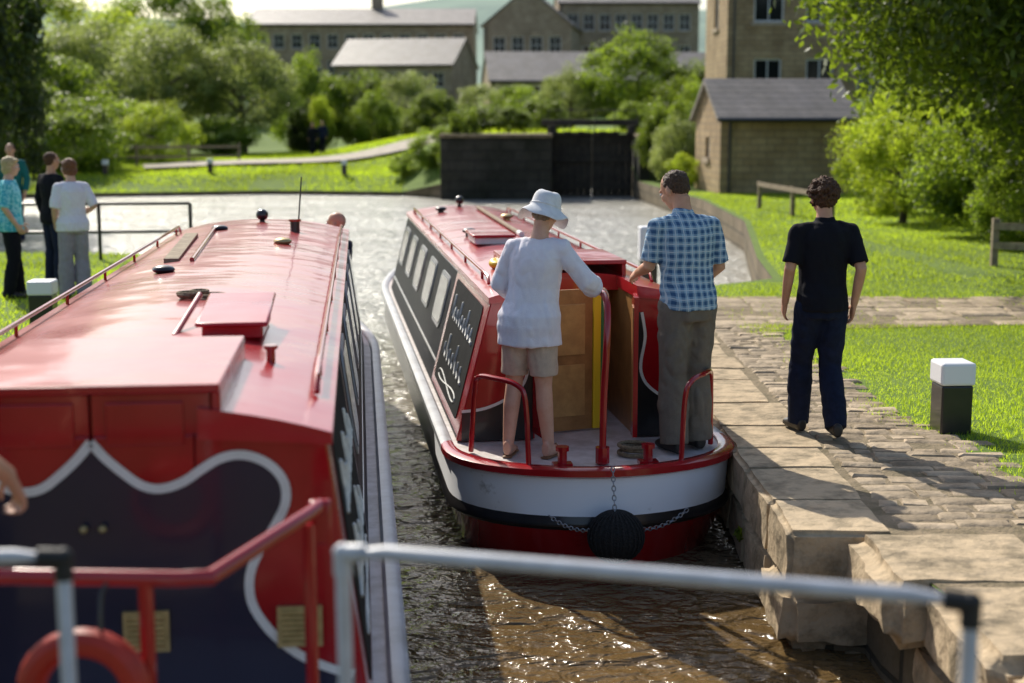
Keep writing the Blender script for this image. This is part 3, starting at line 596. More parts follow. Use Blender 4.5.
# ------------------------------------------------------------------ boats
def superw(y,L,W,sl=.85,bl=3.0):
    if y<sl: t=1-y/sl; return W*(1-t**2.6)**.55
    if y>L-bl: t=(y-(L-bl))/bl; return W*(1-t**2.1)**.9
    return W
def narrowboat(label,loc,rz,L,W,yb,cab_end,wr,wb,zr,closed,group,cam=.085):
    e=thing('narrowboat',label,'boat',loc,rz,group=group)
    def outline(d):
        ys=[.85*(1-math.cos(math.pi/2*i/12)) for i in range(12)]+list(np.linspace(.85,L-3,10))+[L-3+3*math.sin(math.pi/2*i/14) for i in range(1,15)]
        k=(L-2.2*d)/L; R=[(superw(y,L,W)-d*min(1,superw(y,L,W)/W*1.2) if superw(y,L,W)>.02 else 0,y*k+d*1.1) for y in ys]
        R=[(max(w,0),y) for w,y in R]; return R+[(-w,y) for w,y in R[::-1][1:-1]]
    def zt(y): return .30*max(0,(y-(L-3.4))/3.4)**2
    def shell(levels,mats,fmat,name):
        mb=MB(); rings=[]
        for z,d in levels: rings.append([(x,y,z+zt(y)*(1 if z>-.6 else 0)) for x,y in outline(d)])
        n=len(rings[0])
        for k in range(len(rings)-1):
            for i in range(n):
                j=(i+1)%n; ym=(rings[k][i][1]+rings[k][j][1])/2
                mb.add([rings[k][i],rings[k][j],rings[k+1][j],rings[k+1][i]],[(0,1,2,3)],fmat(k,ym))
        return part(e,name,mb.mesh(name,mats,smooth=40,weld=.0008))
    shell([(-.05,.015),(-.07,.005),(-.30,.02),(-.335,.0),(-.36,.0),(-.39,.03),(-.66,.12),(-1.0,.3)],[SCUFF,BLACKP,RED],
          lambda k,y:(0 if k<2 else 1 if k<5 else 2) if y<1.9 else 1,'hull')
    shell([(-.002,.06),(.012,.045),(.014,.0),(.0,-.025),(-.04,-.025),(-.055,.0),(-.055,.05)],[RED,GREYP,BLACKP],lambda k,y:0 if y<1.3 else 1,'rubbing_strake')
    mb=MB(); mb.prism(outline(.05),lambda a,b:(a,b,-.03+zt(b)),lambda a,b:(a,b,-.012+zt(b)))
    part(e,'deck',mb.mesh('deck',[DECK]))
    def cx(z): return wb+(wr-wb)*(z/zr)
    mb=MB(); t=.03
    for s in (-1,1):
        P=[(s*wb,yb,0),(s*wb,cab_end,0),(s*wr,cab_end,zr),(s*wr,yb,zr)]; Q=[(s*(wb-t),yb,0),(s*(wb-t),cab_end,0),(s*(wr-t),cab_end,zr),(s*(wr-t),yb,zr)]
        mb.add(P+Q,[(0,1,2,3),(7,6,5,4),(0,4,5,1),(2,6,7,3),(1,5,6,2),(0,3,7,4)],0 )
    mb.prism([(-wb+.01,0),(wb-.01,0),(wr-.01,zr),(-wr+.01,zr)],lambda a,b:(a,cab_end-.02,b),lambda a,b:(a,cab_end,b),1)
    part(e,'cabin_side',mb.mesh('cabin_side',[SIDEP,RED],smooth=0))
    ow=.33
    for s in (-1,1):
        mb=MB(); mb.prism([(s*ow,0),(s*(wb+.006),0),(s*(wr+.006),zr),(s*ow,zr)],lambda a,b:(a,yb-.02,b),lambda a,b:(a,yb+.03,b),0)
        part(e,'bulkhead',mb.mesh('bulkhead',[RED],smooth=0),bev=.006)
    mb=MB(); rw=wr+.03; ys_=yb-.05; slot=yb+(.10 if closed else .62)
    def zc(x): return zr+.005+cam*(1-abs(x/rw)**2.3)
    def piece(xa,xb,y0,y1,n):
        xs=list(np.linspace(xa,xb,n)); top=[(x,zc(x)) for x in xs]; lo=zr-.035
        prof=[(xa,lo if abs(xa)>rw-.01 else zr-.01)]+top+[(xb,lo if abs(xb)>rw-.01 else zr-.01)]
        mb.prism(prof,lambda a,b:(a,y0,b),lambda a,b:(a,y1,b))
    piece(-rw,-.345,ys_,slot,6); piece(.345,rw,ys_,slot,6)
    for y0,y1 in ((slot,(slot+cab_end)/2),((slot+cab_end)/2,cab_end+.06)): piece(-rw,rw,y0,y1,17)
    roof=part(e,'roof',mb.mesh('roof',[REDROOF],smooth=40,weld=.0005))
    for s in (-1,1):
        g=MB(); x=s*(wr-.035); zz=zr+.085
        g.tube([(x,yb+.5,zz-.05)]+[(x,yb+.56,zz)]+[(x,y,zz) for y in np.linspace(yb+1,cab_end-.5,6)]+[(x,cab_end-.4,zz-.05)],.012,n=8)
        for y in np.linspace(yb+.9,cab_end-.7,7): g.tube([(x,y,zz-.06),(x,y,zz)],.010,n=6)
        part(roof,'grab_rail',g.mesh('grab_rail',[RED]))
    def sp(y,z,s,off): return V((s*(cx(z)+off),y,z))
    def sidepanel(y0,y1,z0,z1,s,off,th,m,name,par=e,lab=None,rnd=.0):
        mb=MB()
        if rnd:
            poly=[]
            for (cy,cz,a0) in ((y1-rnd,z1-rnd,0),(y0+rnd,z1-rnd,90),(y0+rnd,z0+rnd,180),(y1-rnd,z0+rnd,270)):
                for k in range(5): a=rad(a0+k*22.5); poly.append((cy+rnd*math.cos(a),cz+rnd*math.sin(a)))
        else: poly=[(y0,z0),(y1,z0),(y1,z1),(y0,z1)]
        mb.prism(poly,lambda a,b:sp(a,b,s,off),lambda a,b:sp(a,b,s,off+th))
        return part(par,name,mb.mesh(name,[m],smooth=30),lab)
    for s in (-1,1):
        sidepanel(yb+.0,yb+2.15,.03,zr-.03,s,.001,.006,RED,'side_panel',lab='red painted panel near the stern')
        pn=sidepanel(yb+.24,yb+2.0,.09,zr-.09,s,.008,.004,BOARD,'name_panel',lab='black panel with faded white script lettering',rnd=.05)
        lt=MB()
        # flowing joined script strokes with a flourish beneath
        for row,(zc_,amp,n,y0,y1) in enumerate(((.66*zr,.11*zr,9,.42,1.85),(.36*zr,.12*zr,7,.45,1.80))):
            P=[]
            for i in range(n*8+1):
                t=i/8; up=1.7 if int(t)%3==row%3 else .9
                yy=yb+y0+(y1-y0)*t/n+.05*math.sin(2*math.pi*t+.6); zz=zc_+amp*up*(.5+.5*math.sin(2*math.pi*t-1.2))-amp*.4
                if s<0: yy=2*yb+2.24-yy
                P.append(sp(yy,zz,s,.0125))
            lt.tube(P,[.0105+.005*math.sin(i*.8) for i in range(len(P))],n=6)
        P=[sp(yb+1.12+.62*math.cos(q),.18*zr+.03*math.sin(2*q),s,.0125) for q in np.linspace(0,math.pi*1.9,30)]
        lt.tube(P,.007,n=6)
        part(pn,'lettering',lt.mesh('lettering',[CHALK]))
        for y0 in np.linspace(yb+2.55,cab_end-1.0,5):
            fr=sidepanel(y0-.03,y0+.70,.38,zr-.14,s,.001,.010,GREYP,'window',rnd=.10)
            sidepanel(y0+.005,y0+.665,.415,zr-.175,s,.0115,.004,GLASS,'glass',par=fr,rnd=.08)
        for z in (.16,zr-.06):
            ln=MB(); ln.prism([(yb+2.2,z),(cab_end-.1,z),(cab_end-.1,z+.02),(yb+2.2,z+.02)],lambda a,b:sp(a,b,s,.001),lambda a,b:sp(a,b,s,.004))
            part(e,'coach_line',ln.mesh('coach_line',[WHITEP]))
    kx=wr/.75; kz=zr/1.08
    half=[(0,1.064),(.045,1.01),(.105,.955),(.16,.915),(.22,.904),(.29,.925),(.35,.965),(.41,1.0),(.47,1.012),(.53,1.0),(.585,.965),(.62,.91),(.62,.84),(.58,.76),(.53,.68),(.498,.60),(.50,.51),(.54,.43),(.60,.36),(.68,.30),(.78,.255),(.84,.24)]
    if not closed: half=[(.385/kx,.84/kz),(.40/kx,.76/kz),(.41/kx,.68/kz),(.40/kx,.60/kz),(.385/kx,.52/kz),(.385/kx,.44/kz),(.42/kx,.36/kz),(.50/kx,.29/kz),(.60/kx,.24/kz),(.70/kx,.21/kz),(.82/kx,.20/kz)]
    half=[(p.x,p.y) for p in smooth_path([V((a*kx,b*kz,0)) for a,b in half],3)]
    for s in (-1,1):
        st=MB(); H=[(s*a,b) for a,b in half if a<=wb-.02]; L1=[];L2=[]
        for i,p in enumerate(H):
            a=V((*H[max(i-1,0)],0)); b=V((*H[min(i+1,len(H)-1)],0)); d=(b-a).normalized(); nn=V((-d.y,d.x,0))*(.0155 if closed else .010)
            L1.append((p[0]+nn.x,yb-.028,p[1]+nn.y)); L2.append((p[0]-nn.x,yb-.028,p[1]-nn.y))
        k=len(H); st.add(L1+L2,[(i,i+1,k+i+1,k+i) for i in range(k-1)])
        x_in=0 if closed else ow+.012
        poly=([V((s*x_in,H[0][1],0))] if not closed else [])+[V((p[0],p[1],0)) for p in H]+[V((H[-1][0],0.0,0)),V((s*x_in,0.0,0))]
        sc=MB(); sc.add([(p.x,yb-.0235,p.y) for p in poly],[tuple(t_) for t_ in tessellate_polygon([poly])])
        part(e,'painted_panel',sc.mesh('painted_panel',[NAVY if closed else BLACKP],smooth=0),'dark scalloped paintwork on the stern bulkhead')
        part(e,'painted_border',st.mesh('painted_border',[WHITEP],smooth=0),'white scalloped border line')
    mb=MB(); hw=.42; y1=yb+1.0 if closed else yb+1.5; y0=yb-.05 if closed else yb+.62
    mb.box(-hw,hw,y0,y1,zr+.145,zr+.175)
    for s in (-1,1): mb.box(s*hw,s*(hw-.03),y0+.02,y1,zr+.0,zr+.146)
    mb.box(-hw+.029,hw-.029,y1-.03,y1,zr+.02,zr+.146)
    part(e,'sliding_hatch',mb.mesh('sliding_hatch',[REDROOF],smooth=0),bev=.006)
    for s in (-1,1):
        d=MB()
        if closed:
            d.box(s*.004,s*.385,yb-.0215,yb+.02,zr+.001,zr+.143,0); d.box(s*.004,s*.328,yb-.0215,yb+.02,0,zr+.001,0)
            d.box(s*.05,s*.30,yb-.034,yb-.0216,zr-.03,zr+.115,0)
            dd=part(e,'door',d.mesh('door',[RED],smooth=0),bev=.005)
            h=MB(); h.ell((s*.03,yb-.05,zr-.3),(.014,.02,.014),n=10,k=6); part(dd,'handle',h.mesh('handle',[BRASS]))
        else:
            M=Matrix.Translation((s*.335,yb-.03,0))@Matrix.Rotation(-s*rad(10),4,'Z')
            d.box(-.015,.015,-.26,-.01,0.05,zr+.02,0,M); d.box(-s*.0151,-s*.022,-.23,-.04,.15,zr-.05,1,M)
            part(e,'door',d.mesh('door',[RED,WOOD],smooth=0),'open cabin door with wooden inside face')
    if not closed:
        it=MB(); it.box(-.42,.42,yb+.031,yb+1.5,-.5,-.47,0)
        for s in (-1,1): it.box(s*.36,s*.40,yb+.031,yb+1.5,-.47,zr-.02,0)
        it.box(-.36,.36,yb+1.46,yb+1.5,-.47,zr-.02,0)
        for k in range(2): it.box(-.3,.3,yb+.04+.25*k,yb+.29+.25*k,-.47,-.12-.18*k,0)
        part(e,'companionway',it.mesh('companionway',[WOOD,DARKIN],smooth=0),'varnished wood cabin interior seen through the doorway')
        q=MB(); M=Matrix.Translation((-.26,yb+.16,0))@Matrix.Rotation(rad(16),4,'Z')
        q.box(0,.38,-.012,.012,.0,zr+.02,0,M); q.box(.05,.32,-.020,-.0121,.10,zr*.48,1,M); q.box(.05,.32,-.020,-.0121,zr*.55,zr-.08,1,M)
        q.box(.385,.44,-.02,.014,.0,zr+.03,2,M); q.box(.442,.465,-.018,.012,.0,zr+.02,3,M)
        part(e,'inner_door',q.mesh('inner_door',[WOOD,WOOD2,YELLOW,GREEN],smooth=0),'brown wooden inner door with yellow edge',bev=.003)
    for (x,y) in ((-.32,yb+4.2),(.3,yb+6.2),(-.3,yb+7.6)):
        v=MB(); v.tube([(x,y,zr+.02),(x,y,zr+.11)],.038); v.ell((x,y,zr+.115),(.07,.07,.028),n=16,k=8); part(roof,'mushroom_vent',v.mesh('mushroom_vent',[BLACKP if x<0 else BRASS]))
    h=MB(); h.tube([(0,cab_end-.25,zr+.06),(0,cab_end-.25,zr+.15)],.025); h.ell((0,cab_end-.25,zr+.17),(.055,.07,.055)); part(roof,'headlamp',h.mesh('headlamp',[BLACKP]))
    return e
RZ1=rad(7.7); RZ2=rad(6.1); GB='hire narrowboats on the canal'
BR=narrowboat('red and navy narrowboat with white stern band under way',(.60,8.42,0),RZ1,12.4,.94,.92,9.6,.61,.85,.95,False,GB)
BLt=narrowboat('red and navy narrowboat with closed stern doors',(-1.245,3.35,0),RZ2,12.6,1.02,1.2,9.9,.75,.90,1.08,True,GB,cam=.105)
def basis(e): return Matrix.Translation(e.location)@Matrix.Rotation(e.rotation_euler[2],4,'Z')
def L2(e):
    M=basis(e).inverted(); return lambda *p: M@V(p)
a=L2(BR); BRM=basis(BR)
for s in (-1,1):
    g=MB(); P=[(s*.48,.16,0),(s*.50,.17,.40),(s*.55,.2,.50),(s*.67,.34,.52),(s*.75,.5,.50),(s*.77,.55,.40),(s*.79,.6,0)]
    g.tube(smooth_path(P,5),.017,n=10); part(BR,'guard_rail',g.mesh('guard_rail',[RED]))
t=MB(); t.tube(smooth_path([a(.56,8.6,-.02),a(.565,8.6,.4),a(.58,8.59,.75),a(.585,8.66,.96),a(.57,8.8,1.03),a(.54,9.02,1.045)],6),[.022]*25+[.015]*6,n=12)
t.tube([a(.56,8.6,-.0),a(.56,8.6,.10)],.045)
part(BR,'tiller',t.mesh('tiller',[RED]),'curved red tiller bar')
for s in (-1,1):
    m=MB(); x=s*.27; y=.17; m.tube([(x,y,-.02),(x,y,.09)],.03); m.tube([(x,y,.088),(x,y,.115)],.043); m.box(x-.06,x+.06,y-.04,y+.04,-.02,.012); part(BR,'mooring_stud',m.mesh('mooring_stud',[RED]))
ob=thing('rope_coil','coil of pale mooring rope on the stern deck','rope',(.78,8.85,-.005))
part(ob,'rope',MB().torus((0,0,.012),.10,.013).torus((.01,.01,.036),.085,.013).torus((-.01,0,.06),.09,.012).mesh('rope',[ROPE]))
fo=thing('fender','round black rope button fender hung on chains at the stern','fender',(.625,8.26,-.37))
m=MB(); m.ell((0,0,0),(.165,.13,.155),n=28,k=18)
for k in range(14):
    a0=k*math.pi/14; m.tube([V((.168*math.cos(q)*math.cos(a0),.133*math.cos(q)*math.sin(a0),.158*math.sin(q))) for q in np.linspace(0,2*math.pi,33)],.007,n=6)
part(fo,'fender_body',m.mesh('fender_body',[BLKROPE],smooth=60))
def chain(par,A,B,sag,n):
    m=MB(); A=V(A);B=V(B); P=[A.lerp(B,i/n)-V((0,0,sag*4*(i/n)*(1-i/n))) for i in range(n+1)]
    for i in range(n):
        c=(P[i]+P[i+1])/2; d=(P[i+1]-P[i]); l=d.length*.62; d.normalize(); u=V((0,1,0)) if i%2 else d.cross(V((0,1,0))).normalized()
        m.tube([c+d*l*math.cos(t)+u*.011*math.sin(t) for t in np.linspace(0,2*math.pi,13)],.0035,n=5)
    part(par,'chain',m.mesh('chain',[STEEL]))
chain(fo,(-.02,.06,.41),(-.01,-.02,.14),0,10); chain(fo,(-.12,-.02,.05),(-.40,.10,.10),.04,16); chain(fo,(.12,-.02,.05),(.45,.17,.12),.04,17)
bx=thing('roof_box','pale folded ventilation lid on the boat roof','box',BRM@V((-.22,4.3,1.03)),RZ1)
m=MB(); m.box(-.17,.17,-.3,.3,0,.06); part(bx,'body',m.mesh('body',[WHITEP]),bev=.01); m=MB(); m.box(-.19,.19,-.33,.33,.061,.085); part(bx,'lid',m.mesh('lid',[REDROOF]),bev=.01)
def remesh(mb,vox,mats,disp=None,sm=3,name='m'):
    me=mb.mesh('tmp',smooth=0); o=bpy.data.objects.new('tmp',me); C.objects.link(o)
    r=o.modifiers.new('r','REMESH'); r.mode='VOXEL'; r.voxel_size=vox; r.use_smooth_shade=True
    s=o.modifiers.new('s','SMOOTH'); s.factor=.5; s.iterations=sm
    dg=bpy.context.evaluated_depsgraph_get(); me2=bpy.data.meshes.new_from_object(o.evaluated_get(dg)); me2.name=name
    bpy.data.objects.remove(o); bpy.data.meshes.remove(me)
    if disp:
        n=len(me2.vertices); co=np.empty(n*3,np.float32); me2.vertices.foreach_get('co',co); co=co.reshape(-1,3)
        no=np.empty(n*3,np.float32); me2.vertex_normals.foreach_get('vector',no); no=no.reshape(-1,3)
        d=np.array([disp(V(c)) for c in co.tolist()],np.float32); co=co+no*d[:,None]; me2.vertices.foreach_set('co',co.ravel())
    me2.materials.clear()
    for m in mats: me2.materials.append(m)
    me2.polygons.foreach_set('use_smooth',[True]*len(me2.polygons)); me2.update(); return me2
bg=thing('cloth_bundle','crumpled yellow cloth on the boat roof','cloth',BRM@V((-.36,2.3,1.0)))
m=MB(); m.ell((0,0,.04),(.10,.16,.04)); m.ell((.1,.12,.03),(.1,.10,.03)); part(bg,'cloth',remesh(m,.010,[YELLOW],lambda c:.03*noise.noise(c*14)))
pl=thing('boat_pole','long pale wooden boat pole lying on the roof','pole',BRM@V((.12,6.2,1.06)),RZ1)
part(pl,'shaft',MB().tube([(0,-1.3,0),(.05,2.6,.0)],.022).mesh('shaft',[TIMBER])); part(pl,'hook',MB().tube([(0,-1.5,0),(0,-1.3,0)],.026).mesh('hook',[WHITEP]))
b=L2(BLt)
g=MB(); g.tube([b(-2.05,3.66,.905),b(-.87,3.62,.900),b(-.80,3.62,.905),b(-.61,4.12,.935),b(-.585,4.2,.94)],.023,n=12)
for (x,y) in ((-.97,3.62),(-1.9,3.65),(-.61,4.14)): g.tube([b(x,y,0),b(x,y,.90)],.020,n=10)
part(BLt,'guard_rail',g.mesh('guard_rail',[RED]),'thick red stern guard rail')
g=MB(); q=b(-.585,4.2,.93); g.box(q.x-.035,q.x+.035,q.y-.02,q.y+.02,.82,.96); part(BLt,'rail_plate',g.mesh('rail_plate',[RED]),bev=.01)
for xc in (.66,.155):
    v=MB(); z0,z1=.35,.49; v.box(xc-.075,xc+.075,1.2-.045,1.2-.0285,z0,z1,0)
    for k in range(7): v.box(xc-.06,xc+.06,1.2-.058,1.2-.0445,z0+.012+.018*k,z0+.022+.018*k,0)
    part(BLt,'vent_grille',v.mesh('vent_grille',[BRASS],smooth=0))
lb=thing('lifebuoy','dark orange-red lifebuoy hanging on the stern rail','lifebuoy',(-1.13,3.57,.605)); part(lb,'ring',MB().torus((0,0,0),.14,.040,'y').mesh('ring',[BUOY]))
part(lb,'lanyard',MB().tube([(.05,0,.16),(.05,.02,.26),(.06,.04,.29)],.006).mesh('lanyard',[BLACKP]))
BM=basis(BLt)
bx=thing('roof_hatch','tilted red roof light hatch standing open','hatch',BM@V((.33,2.95,1.17)),RZ2)
m=MB(); m.box(-.13,.13,-.28,.28,0,.06); part(bx,'body',m.mesh('body',[RED]),bev=.008)
m=MB(); m.box(-.155,.155,-.32,.32,.085,.105,0,Matrix.Rotation(rad(5),4,'X')); part(bx,'lid',m.mesh('lid',[REDROOF]),bev=.01)
m=MB(); m.tube([(-.25,-.25,.01),(-.19,.25,.13)],.014); part(bx,'stay',m.mesh('stay',[RED]))
rc=thing('rope_coil','brown rope heaped on the cabin roof','rope',BM@V((.05,3.95,1.175))); m=MB()
for k in range(8): m.torus((random.uniform(-.07,.07),random.uniform(-.09,.09),.008+.006*k),random.uniform(.04,.09),.009)
part(rc,'rope',m.mesh('rope',[ROPE]))
m=MB(); m.tube([(0,0,-.05),(0,0,.06)],.018); m.tube([(0,0,.06),(0,0,.075)],.028); thing('roof_bollard','small red mushroom fitting on the roof','fitting',BM@V((.52,2.2,1.14)),me=m.mesh('roof_bollard',[RED]))
pk=thing('gang_plank','short wooden plank and pole on the roof','plank',BM@V((-.42,7.2,1.165)),RZ2+rad(3)); part(pk,'board',MB().box(-.05,.05,-1.1,1.1,0,.03).mesh('board',[TIMBER]),bev=.004); part(pk,'pole',MB().tube([(.14,-1.2,.03),(.16,1.5,.03)],.016).mesh('pole',[RED]))
m=MB(); m.tube([(0,0,0),(0,0,.13)],.04,0); m.tube([(0,0,.13),(0,0,.15)],.052,1); m.tube([(.02,0,.0),(.06,.02,.5)],.006,0)
thing('chimney_pipe','short black and red cabin stove chimney','chimney',BM@V((.34,8.6,1.13)),me=m.mesh('chimney_pipe',[BLACKP,RED]))

# ------------------------------------------------------------------ near lock gates with tube handrails
def gate(label,pts,x0,x1,y):
    e=thing('lock_gate',label,'lock gate',(x0,y,0),group='near lock gates'); o=V((x0,y,0))
    m=MB(); n=int((x1-x0)/.24)
    for k in range(n): m.box((x1-x0)*k/n,(x1-x0)*(k+1)/n-.01,-.10,.0,-1.9,.02)
    for z in (-.5,-1.1): m.box(0,x1-x0,-.2,-.101,z,z+.2)
    part(e,'gate_leaf',m.mesh('gate_leaf',[DTIMBER],smooth=0)); m=MB(); m.box(0,x1-x0,-.45,-.0,.021,.07); part(e,'walkway',m.mesh('walkway',[TIMBER],smooth=0),bev=.006)
    P=[V(p)-o for p in pts]; m=MB(); m.tube(P,.0175,n=14); part(e,'handrail',m.mesh('handrail',[RAILW],smooth=50))
    for q in (P[1],P[-2]):
        other=P[2] if q is P[1] else P[-3]
        d=(other-q).normalized(); c=MB(); c.tube([q+V((0,0,-.05)),q+V((0,0,-.012)),q+V((0,0,.0)),q+d*.02,q+d*.055],.0215,n=14); c.ell(q,(.023,.023,.023),n=12,k=8); part(e,'joint',c.mesh('joint',[RUBBER if q is not P[1] or pts[0][0]<-2 else RAILW],smooth=60))
gate('timber lock gate with pale tubular handrail and black joints',[(-.37,3.06,.03),(-.38,3.08,1.140),(-.28,3.05,1.15),(.80,2.75,1.155),(.915,2.72,1.150),(.925,2.72,.03)],-.45,2.0,3.0)
gate('timber lock gate with pale tubular handrail beside the moored boat',[(-2.3,2.95,.03),(-2.3,2.95,1.14),(-2.1,2.95,1.145),(-1.1,3.03,1.148),(-.995,3.04,1.142),(-.995,3.04,.03)],-3.2,-.6,3.0)

# ------------------------------------------------------------------ people
def hand(mb,w,d,s,curl=18):
    w=V(w); d=V(d).normalized(); s=V(s); s=(s-d*s.dot(d)).normalized(); n=d.cross(s)
    mb.loft([(w-d*.02,s*.026,n*.019),(w+d*.02,s*.032,n*.019),(w+d*.06,s*.041,n*.016),(w+d*.09,s*.040,n*.014)],n=12)
    for off,l in ((.031,.068),(.0105,.078),(-.0105,.072),(-.031,.056)):
        p=w+d*.083+s*off; P=[p]; a=rad(curl*.5); q=p
        for f in (.45,.32,.27):
            dd=(d*math.cos(a)+n*math.sin(a)+s*off*.8).normalized(); q=q+dd*l*f; P.append(q); a+=rad(curl)
        mb.limb(P,[.0092,.0088,.008,.007],n=8)
    sg=1 if curl>0 else -1
    p=w+d*.03+s*.030; P=[p,p+(d*.6+s*.8).normalized()*.035+n*.006*sg,p+(d*.8+s*.75).normalized()*.06+n*.018*sg,p+(d*.95+s*.5).normalized()*.078+n*.034*sg]
    mb.limb(P,[.013,.011,.010,.008],n=8)
def rotm(yaw,pitch,roll=0): return (Matrix.Rotation(rad(yaw),3,'Z')@Matrix.Rotation(rad(pitch),3,'X')@Matrix.Rotation(rad(roll),3,'Y'))
def person(label,loc,rz,H=1.75,skin=SKIN,pose={},top=None,bottom=None,shoes=C_SHOE,hair=None,hat=None,build=1.0,vox=.0075,group=None,fem=False):
    P=dict(lean=(0,0),lel=(-.26,-.03,1.14),lwr=(-.24,.05,.90),rel=(.26,-.03,1.14),rwr=(.24,.05,.90),lkn=(-.10,.02,.49),lan=(-.11,-.02,.085),rkn=(.10,.02,.49),ran=(.11,-.02,.085),
           lf=0,rf=0,head=(0,0,0),lcurl=22,rcurl=22,lhd=None,rhd=None,hips=(0,0)); P.update(pose)
    e=thing('person',label,'person',loc,rad(rz),H/1.75,group=group); lx,ly=P['lean']; hx,hy=P['hips']
    def T(x,y,z):
        k=max(0,z-.92); return V((x+lx*k+hx*max(0,min(1,(z-.4)/.5)),y+ly*k+ly*k*k*.4+hy*max(0,min(1,(z-.4)/.5)),z))
    B=build; sh=.168 if fem else .185
    TOR=[(.84,.125,.095,.0),(.90,.165 if fem else .150,.118,-.01),(.97,.168 if fem else .150,.116,-.012),(1.06,.138 if fem else .142,.10,.0),(1.15,.138 if fem else .148,.10,.005),(1.26,.148 if fem else .162,.112,.0),(1.35,.155 if fem else .172,.108,-.008),(1.41,.135 if fem else .155,.09,-.012),(1.45,.095,.070,-.01),(1.48,.062,.06,-.002),(1.54,.053,.056,.008),(1.59,.053,.056,.015)]
    def torso(mb,z0,z1,off,flare=0):
        rg=[]; zz=[z0]+[t[0] for t in TOR if z0+.01<t[0]<z1-.01]+[z1]; A=np.array(TOR)
        for z in zz:
            rx=np.interp(z,A[:,0],A[:,1]);ry=np.interp(z,A[:,0],A[:,2]);yo=np.interp(z,A[:,0],A[:,3])
            if off>0 and z<.90: rx=max(rx,np.interp(.90,A[:,0],A[:,1])); ry=max(ry,.116)
            fl=flare*max(0,(1.3-z)); bb=1+(B-1)*(1 if z<1.4 else .3)
            rg.append((T(0,yo,z),V((rx*bb+off+fl,0,0)),V((0,ry*bb+off+fl,0))))
        mb.loft(rg,n=24)
    LS=T(-sh,-.01,1.405); RS=T(sh,-.01,1.405); s_=lambda k:V(P[k])
    arms={'l':(LS,s_('lel'),s_('lwr')),'r':(RS,s_('rel'),s_('rwr'))}; AR=[.050,.045,.039,.037,.026]
    LH=T(-.084,0,.90);RH=T(.084,0,.90); legs={'l':(LH,s_('lkn'),s_('lan')),'r':(RH,s_('rkn'),s_('ran'))}; LR=[.088,.076,.056,.056,.038]
    def chain5(a,b,c,bul=0): return [a,(a+b)/2,b,b+(c-b)*.35+V((0,-bul,0)),c]
    def cutp(pts,rs,f):
        o=[];r=[];k=int(f)
        for i in range(k+1): o.append(pts[i]); r.append(rs[i])
        if f>k and k<4: t=f-k; o.append(pts[k].lerp(pts[k+1],t)); r.append(rs[k]*(1-t)+rs[k+1]*t)
        return o,r
    mb=MB(); torso(mb,.84,1.59,0)
    for sd in 'lr':
        a,bb,c=arms[sd]; k=B**.5; mb.limb(chain5(a,bb,c),[x*k for x in AR]); sg=-1 if sd=='l' else 1
        d=(c-bb).normalized(); hd=P[sd+'hd']
        if hd: d=V(hd).normalized()
        thumb=V((0,1,0)) if abs(d.z)>.7 else V((-sg,0,.3))
        if hd: thumb=V((-sg*.6,0,.8))
        n=d.cross(thumb); want=V((-sg,0,0)) if abs(d.z)>.7 else V((0,0,-1))
        hand(mb,c,d,thumb,P[sd+'curl']*(1 if n.dot(want)>=0 else -1))
        a,bb,c=legs[sd]; mb.limb(chain5(a,bb,c,.014),[x*k for x in LR])
        yw=rad(P[sd+'f']); f=V((math.sin(-yw),math.cos(yw),0)); side=V((f.y,-f.x,0))
        mb.loft([(c+V((0,0,-.02))-f*.055,side*.028,V((0,0,.05))),(c+V((0,0,-.03)),side*.034,V((0,0,.055))),(c+f*.08+V((0,0,-.045)),side*.042,V((0,0,.035))),(c+f*.15+V((0,0,-.058)),side*.043,V((0,0,.022))),(c+f*.19+V((0,0,-.064)),side*.03,V((0,0,.015)))],n=12)
    nk=T(0,.012,1.54); R=rotm(*P['head']); hc=nk+R@V((0,.012,.10))
    def h(p): return hc+R@V(p)
    mb.limb([T(0,0,1.50),hc+R@V((0,-.02,-.03))],[.054,.052])
    mb.ell(h((0,-.012,.028)),(.074,.095,.088),R); mb.ell(h((0,.028,-.028)),(.058,.066,.078),R); mb.ell(h((0,.05,-.082)),(.03,.036,.026),R)
    mb.ell(h((0,.098,-.018)),(.012,.018,.022),R,n=10,k=8); mb.ell(h((0,.082,.028)),(.045,.018,.012),R,n=10,k=8); mb.ell(h((0,.084,-.057)),(.024,.012,.009),R,n=10,k=8)
    for s in (-1,1): mb.ell(h((s*.078,-.008,-.012)),(.013,.02,.031),R,n=10,k=8); mb.ell(h((s*.036,.066,-.02)),(.022,.02,.022),R,n=10,k=8)
    part(e,'body',remesh(mb,vox,[skin],name='body',sm=2))
    for s in (-1,1):
        ey=MB(); ey.ell(h((s*.031,.083,.008)),(.012,.010,.009),R,0,12,8); ey.ell(h((s*.031,.0895,.008)),(.0055,.005,.0055),R,1,8,6); part(e,'eye',ey.mesh('eye',[EYEW,EYED]))
    seed=random.uniform(0,90)
    def folds(amp,hz=9): return lambda c:max(-.003,amp*(noise.noise(V((c.x*hz+seed,c.y*hz,c.z*hz*.4)))+.6*(abs(noise.noise(V((c.x*hz*1.9+c.z*4,c.y*hz*1.9+seed,c.z*hz*1.1))))*2-.5)))
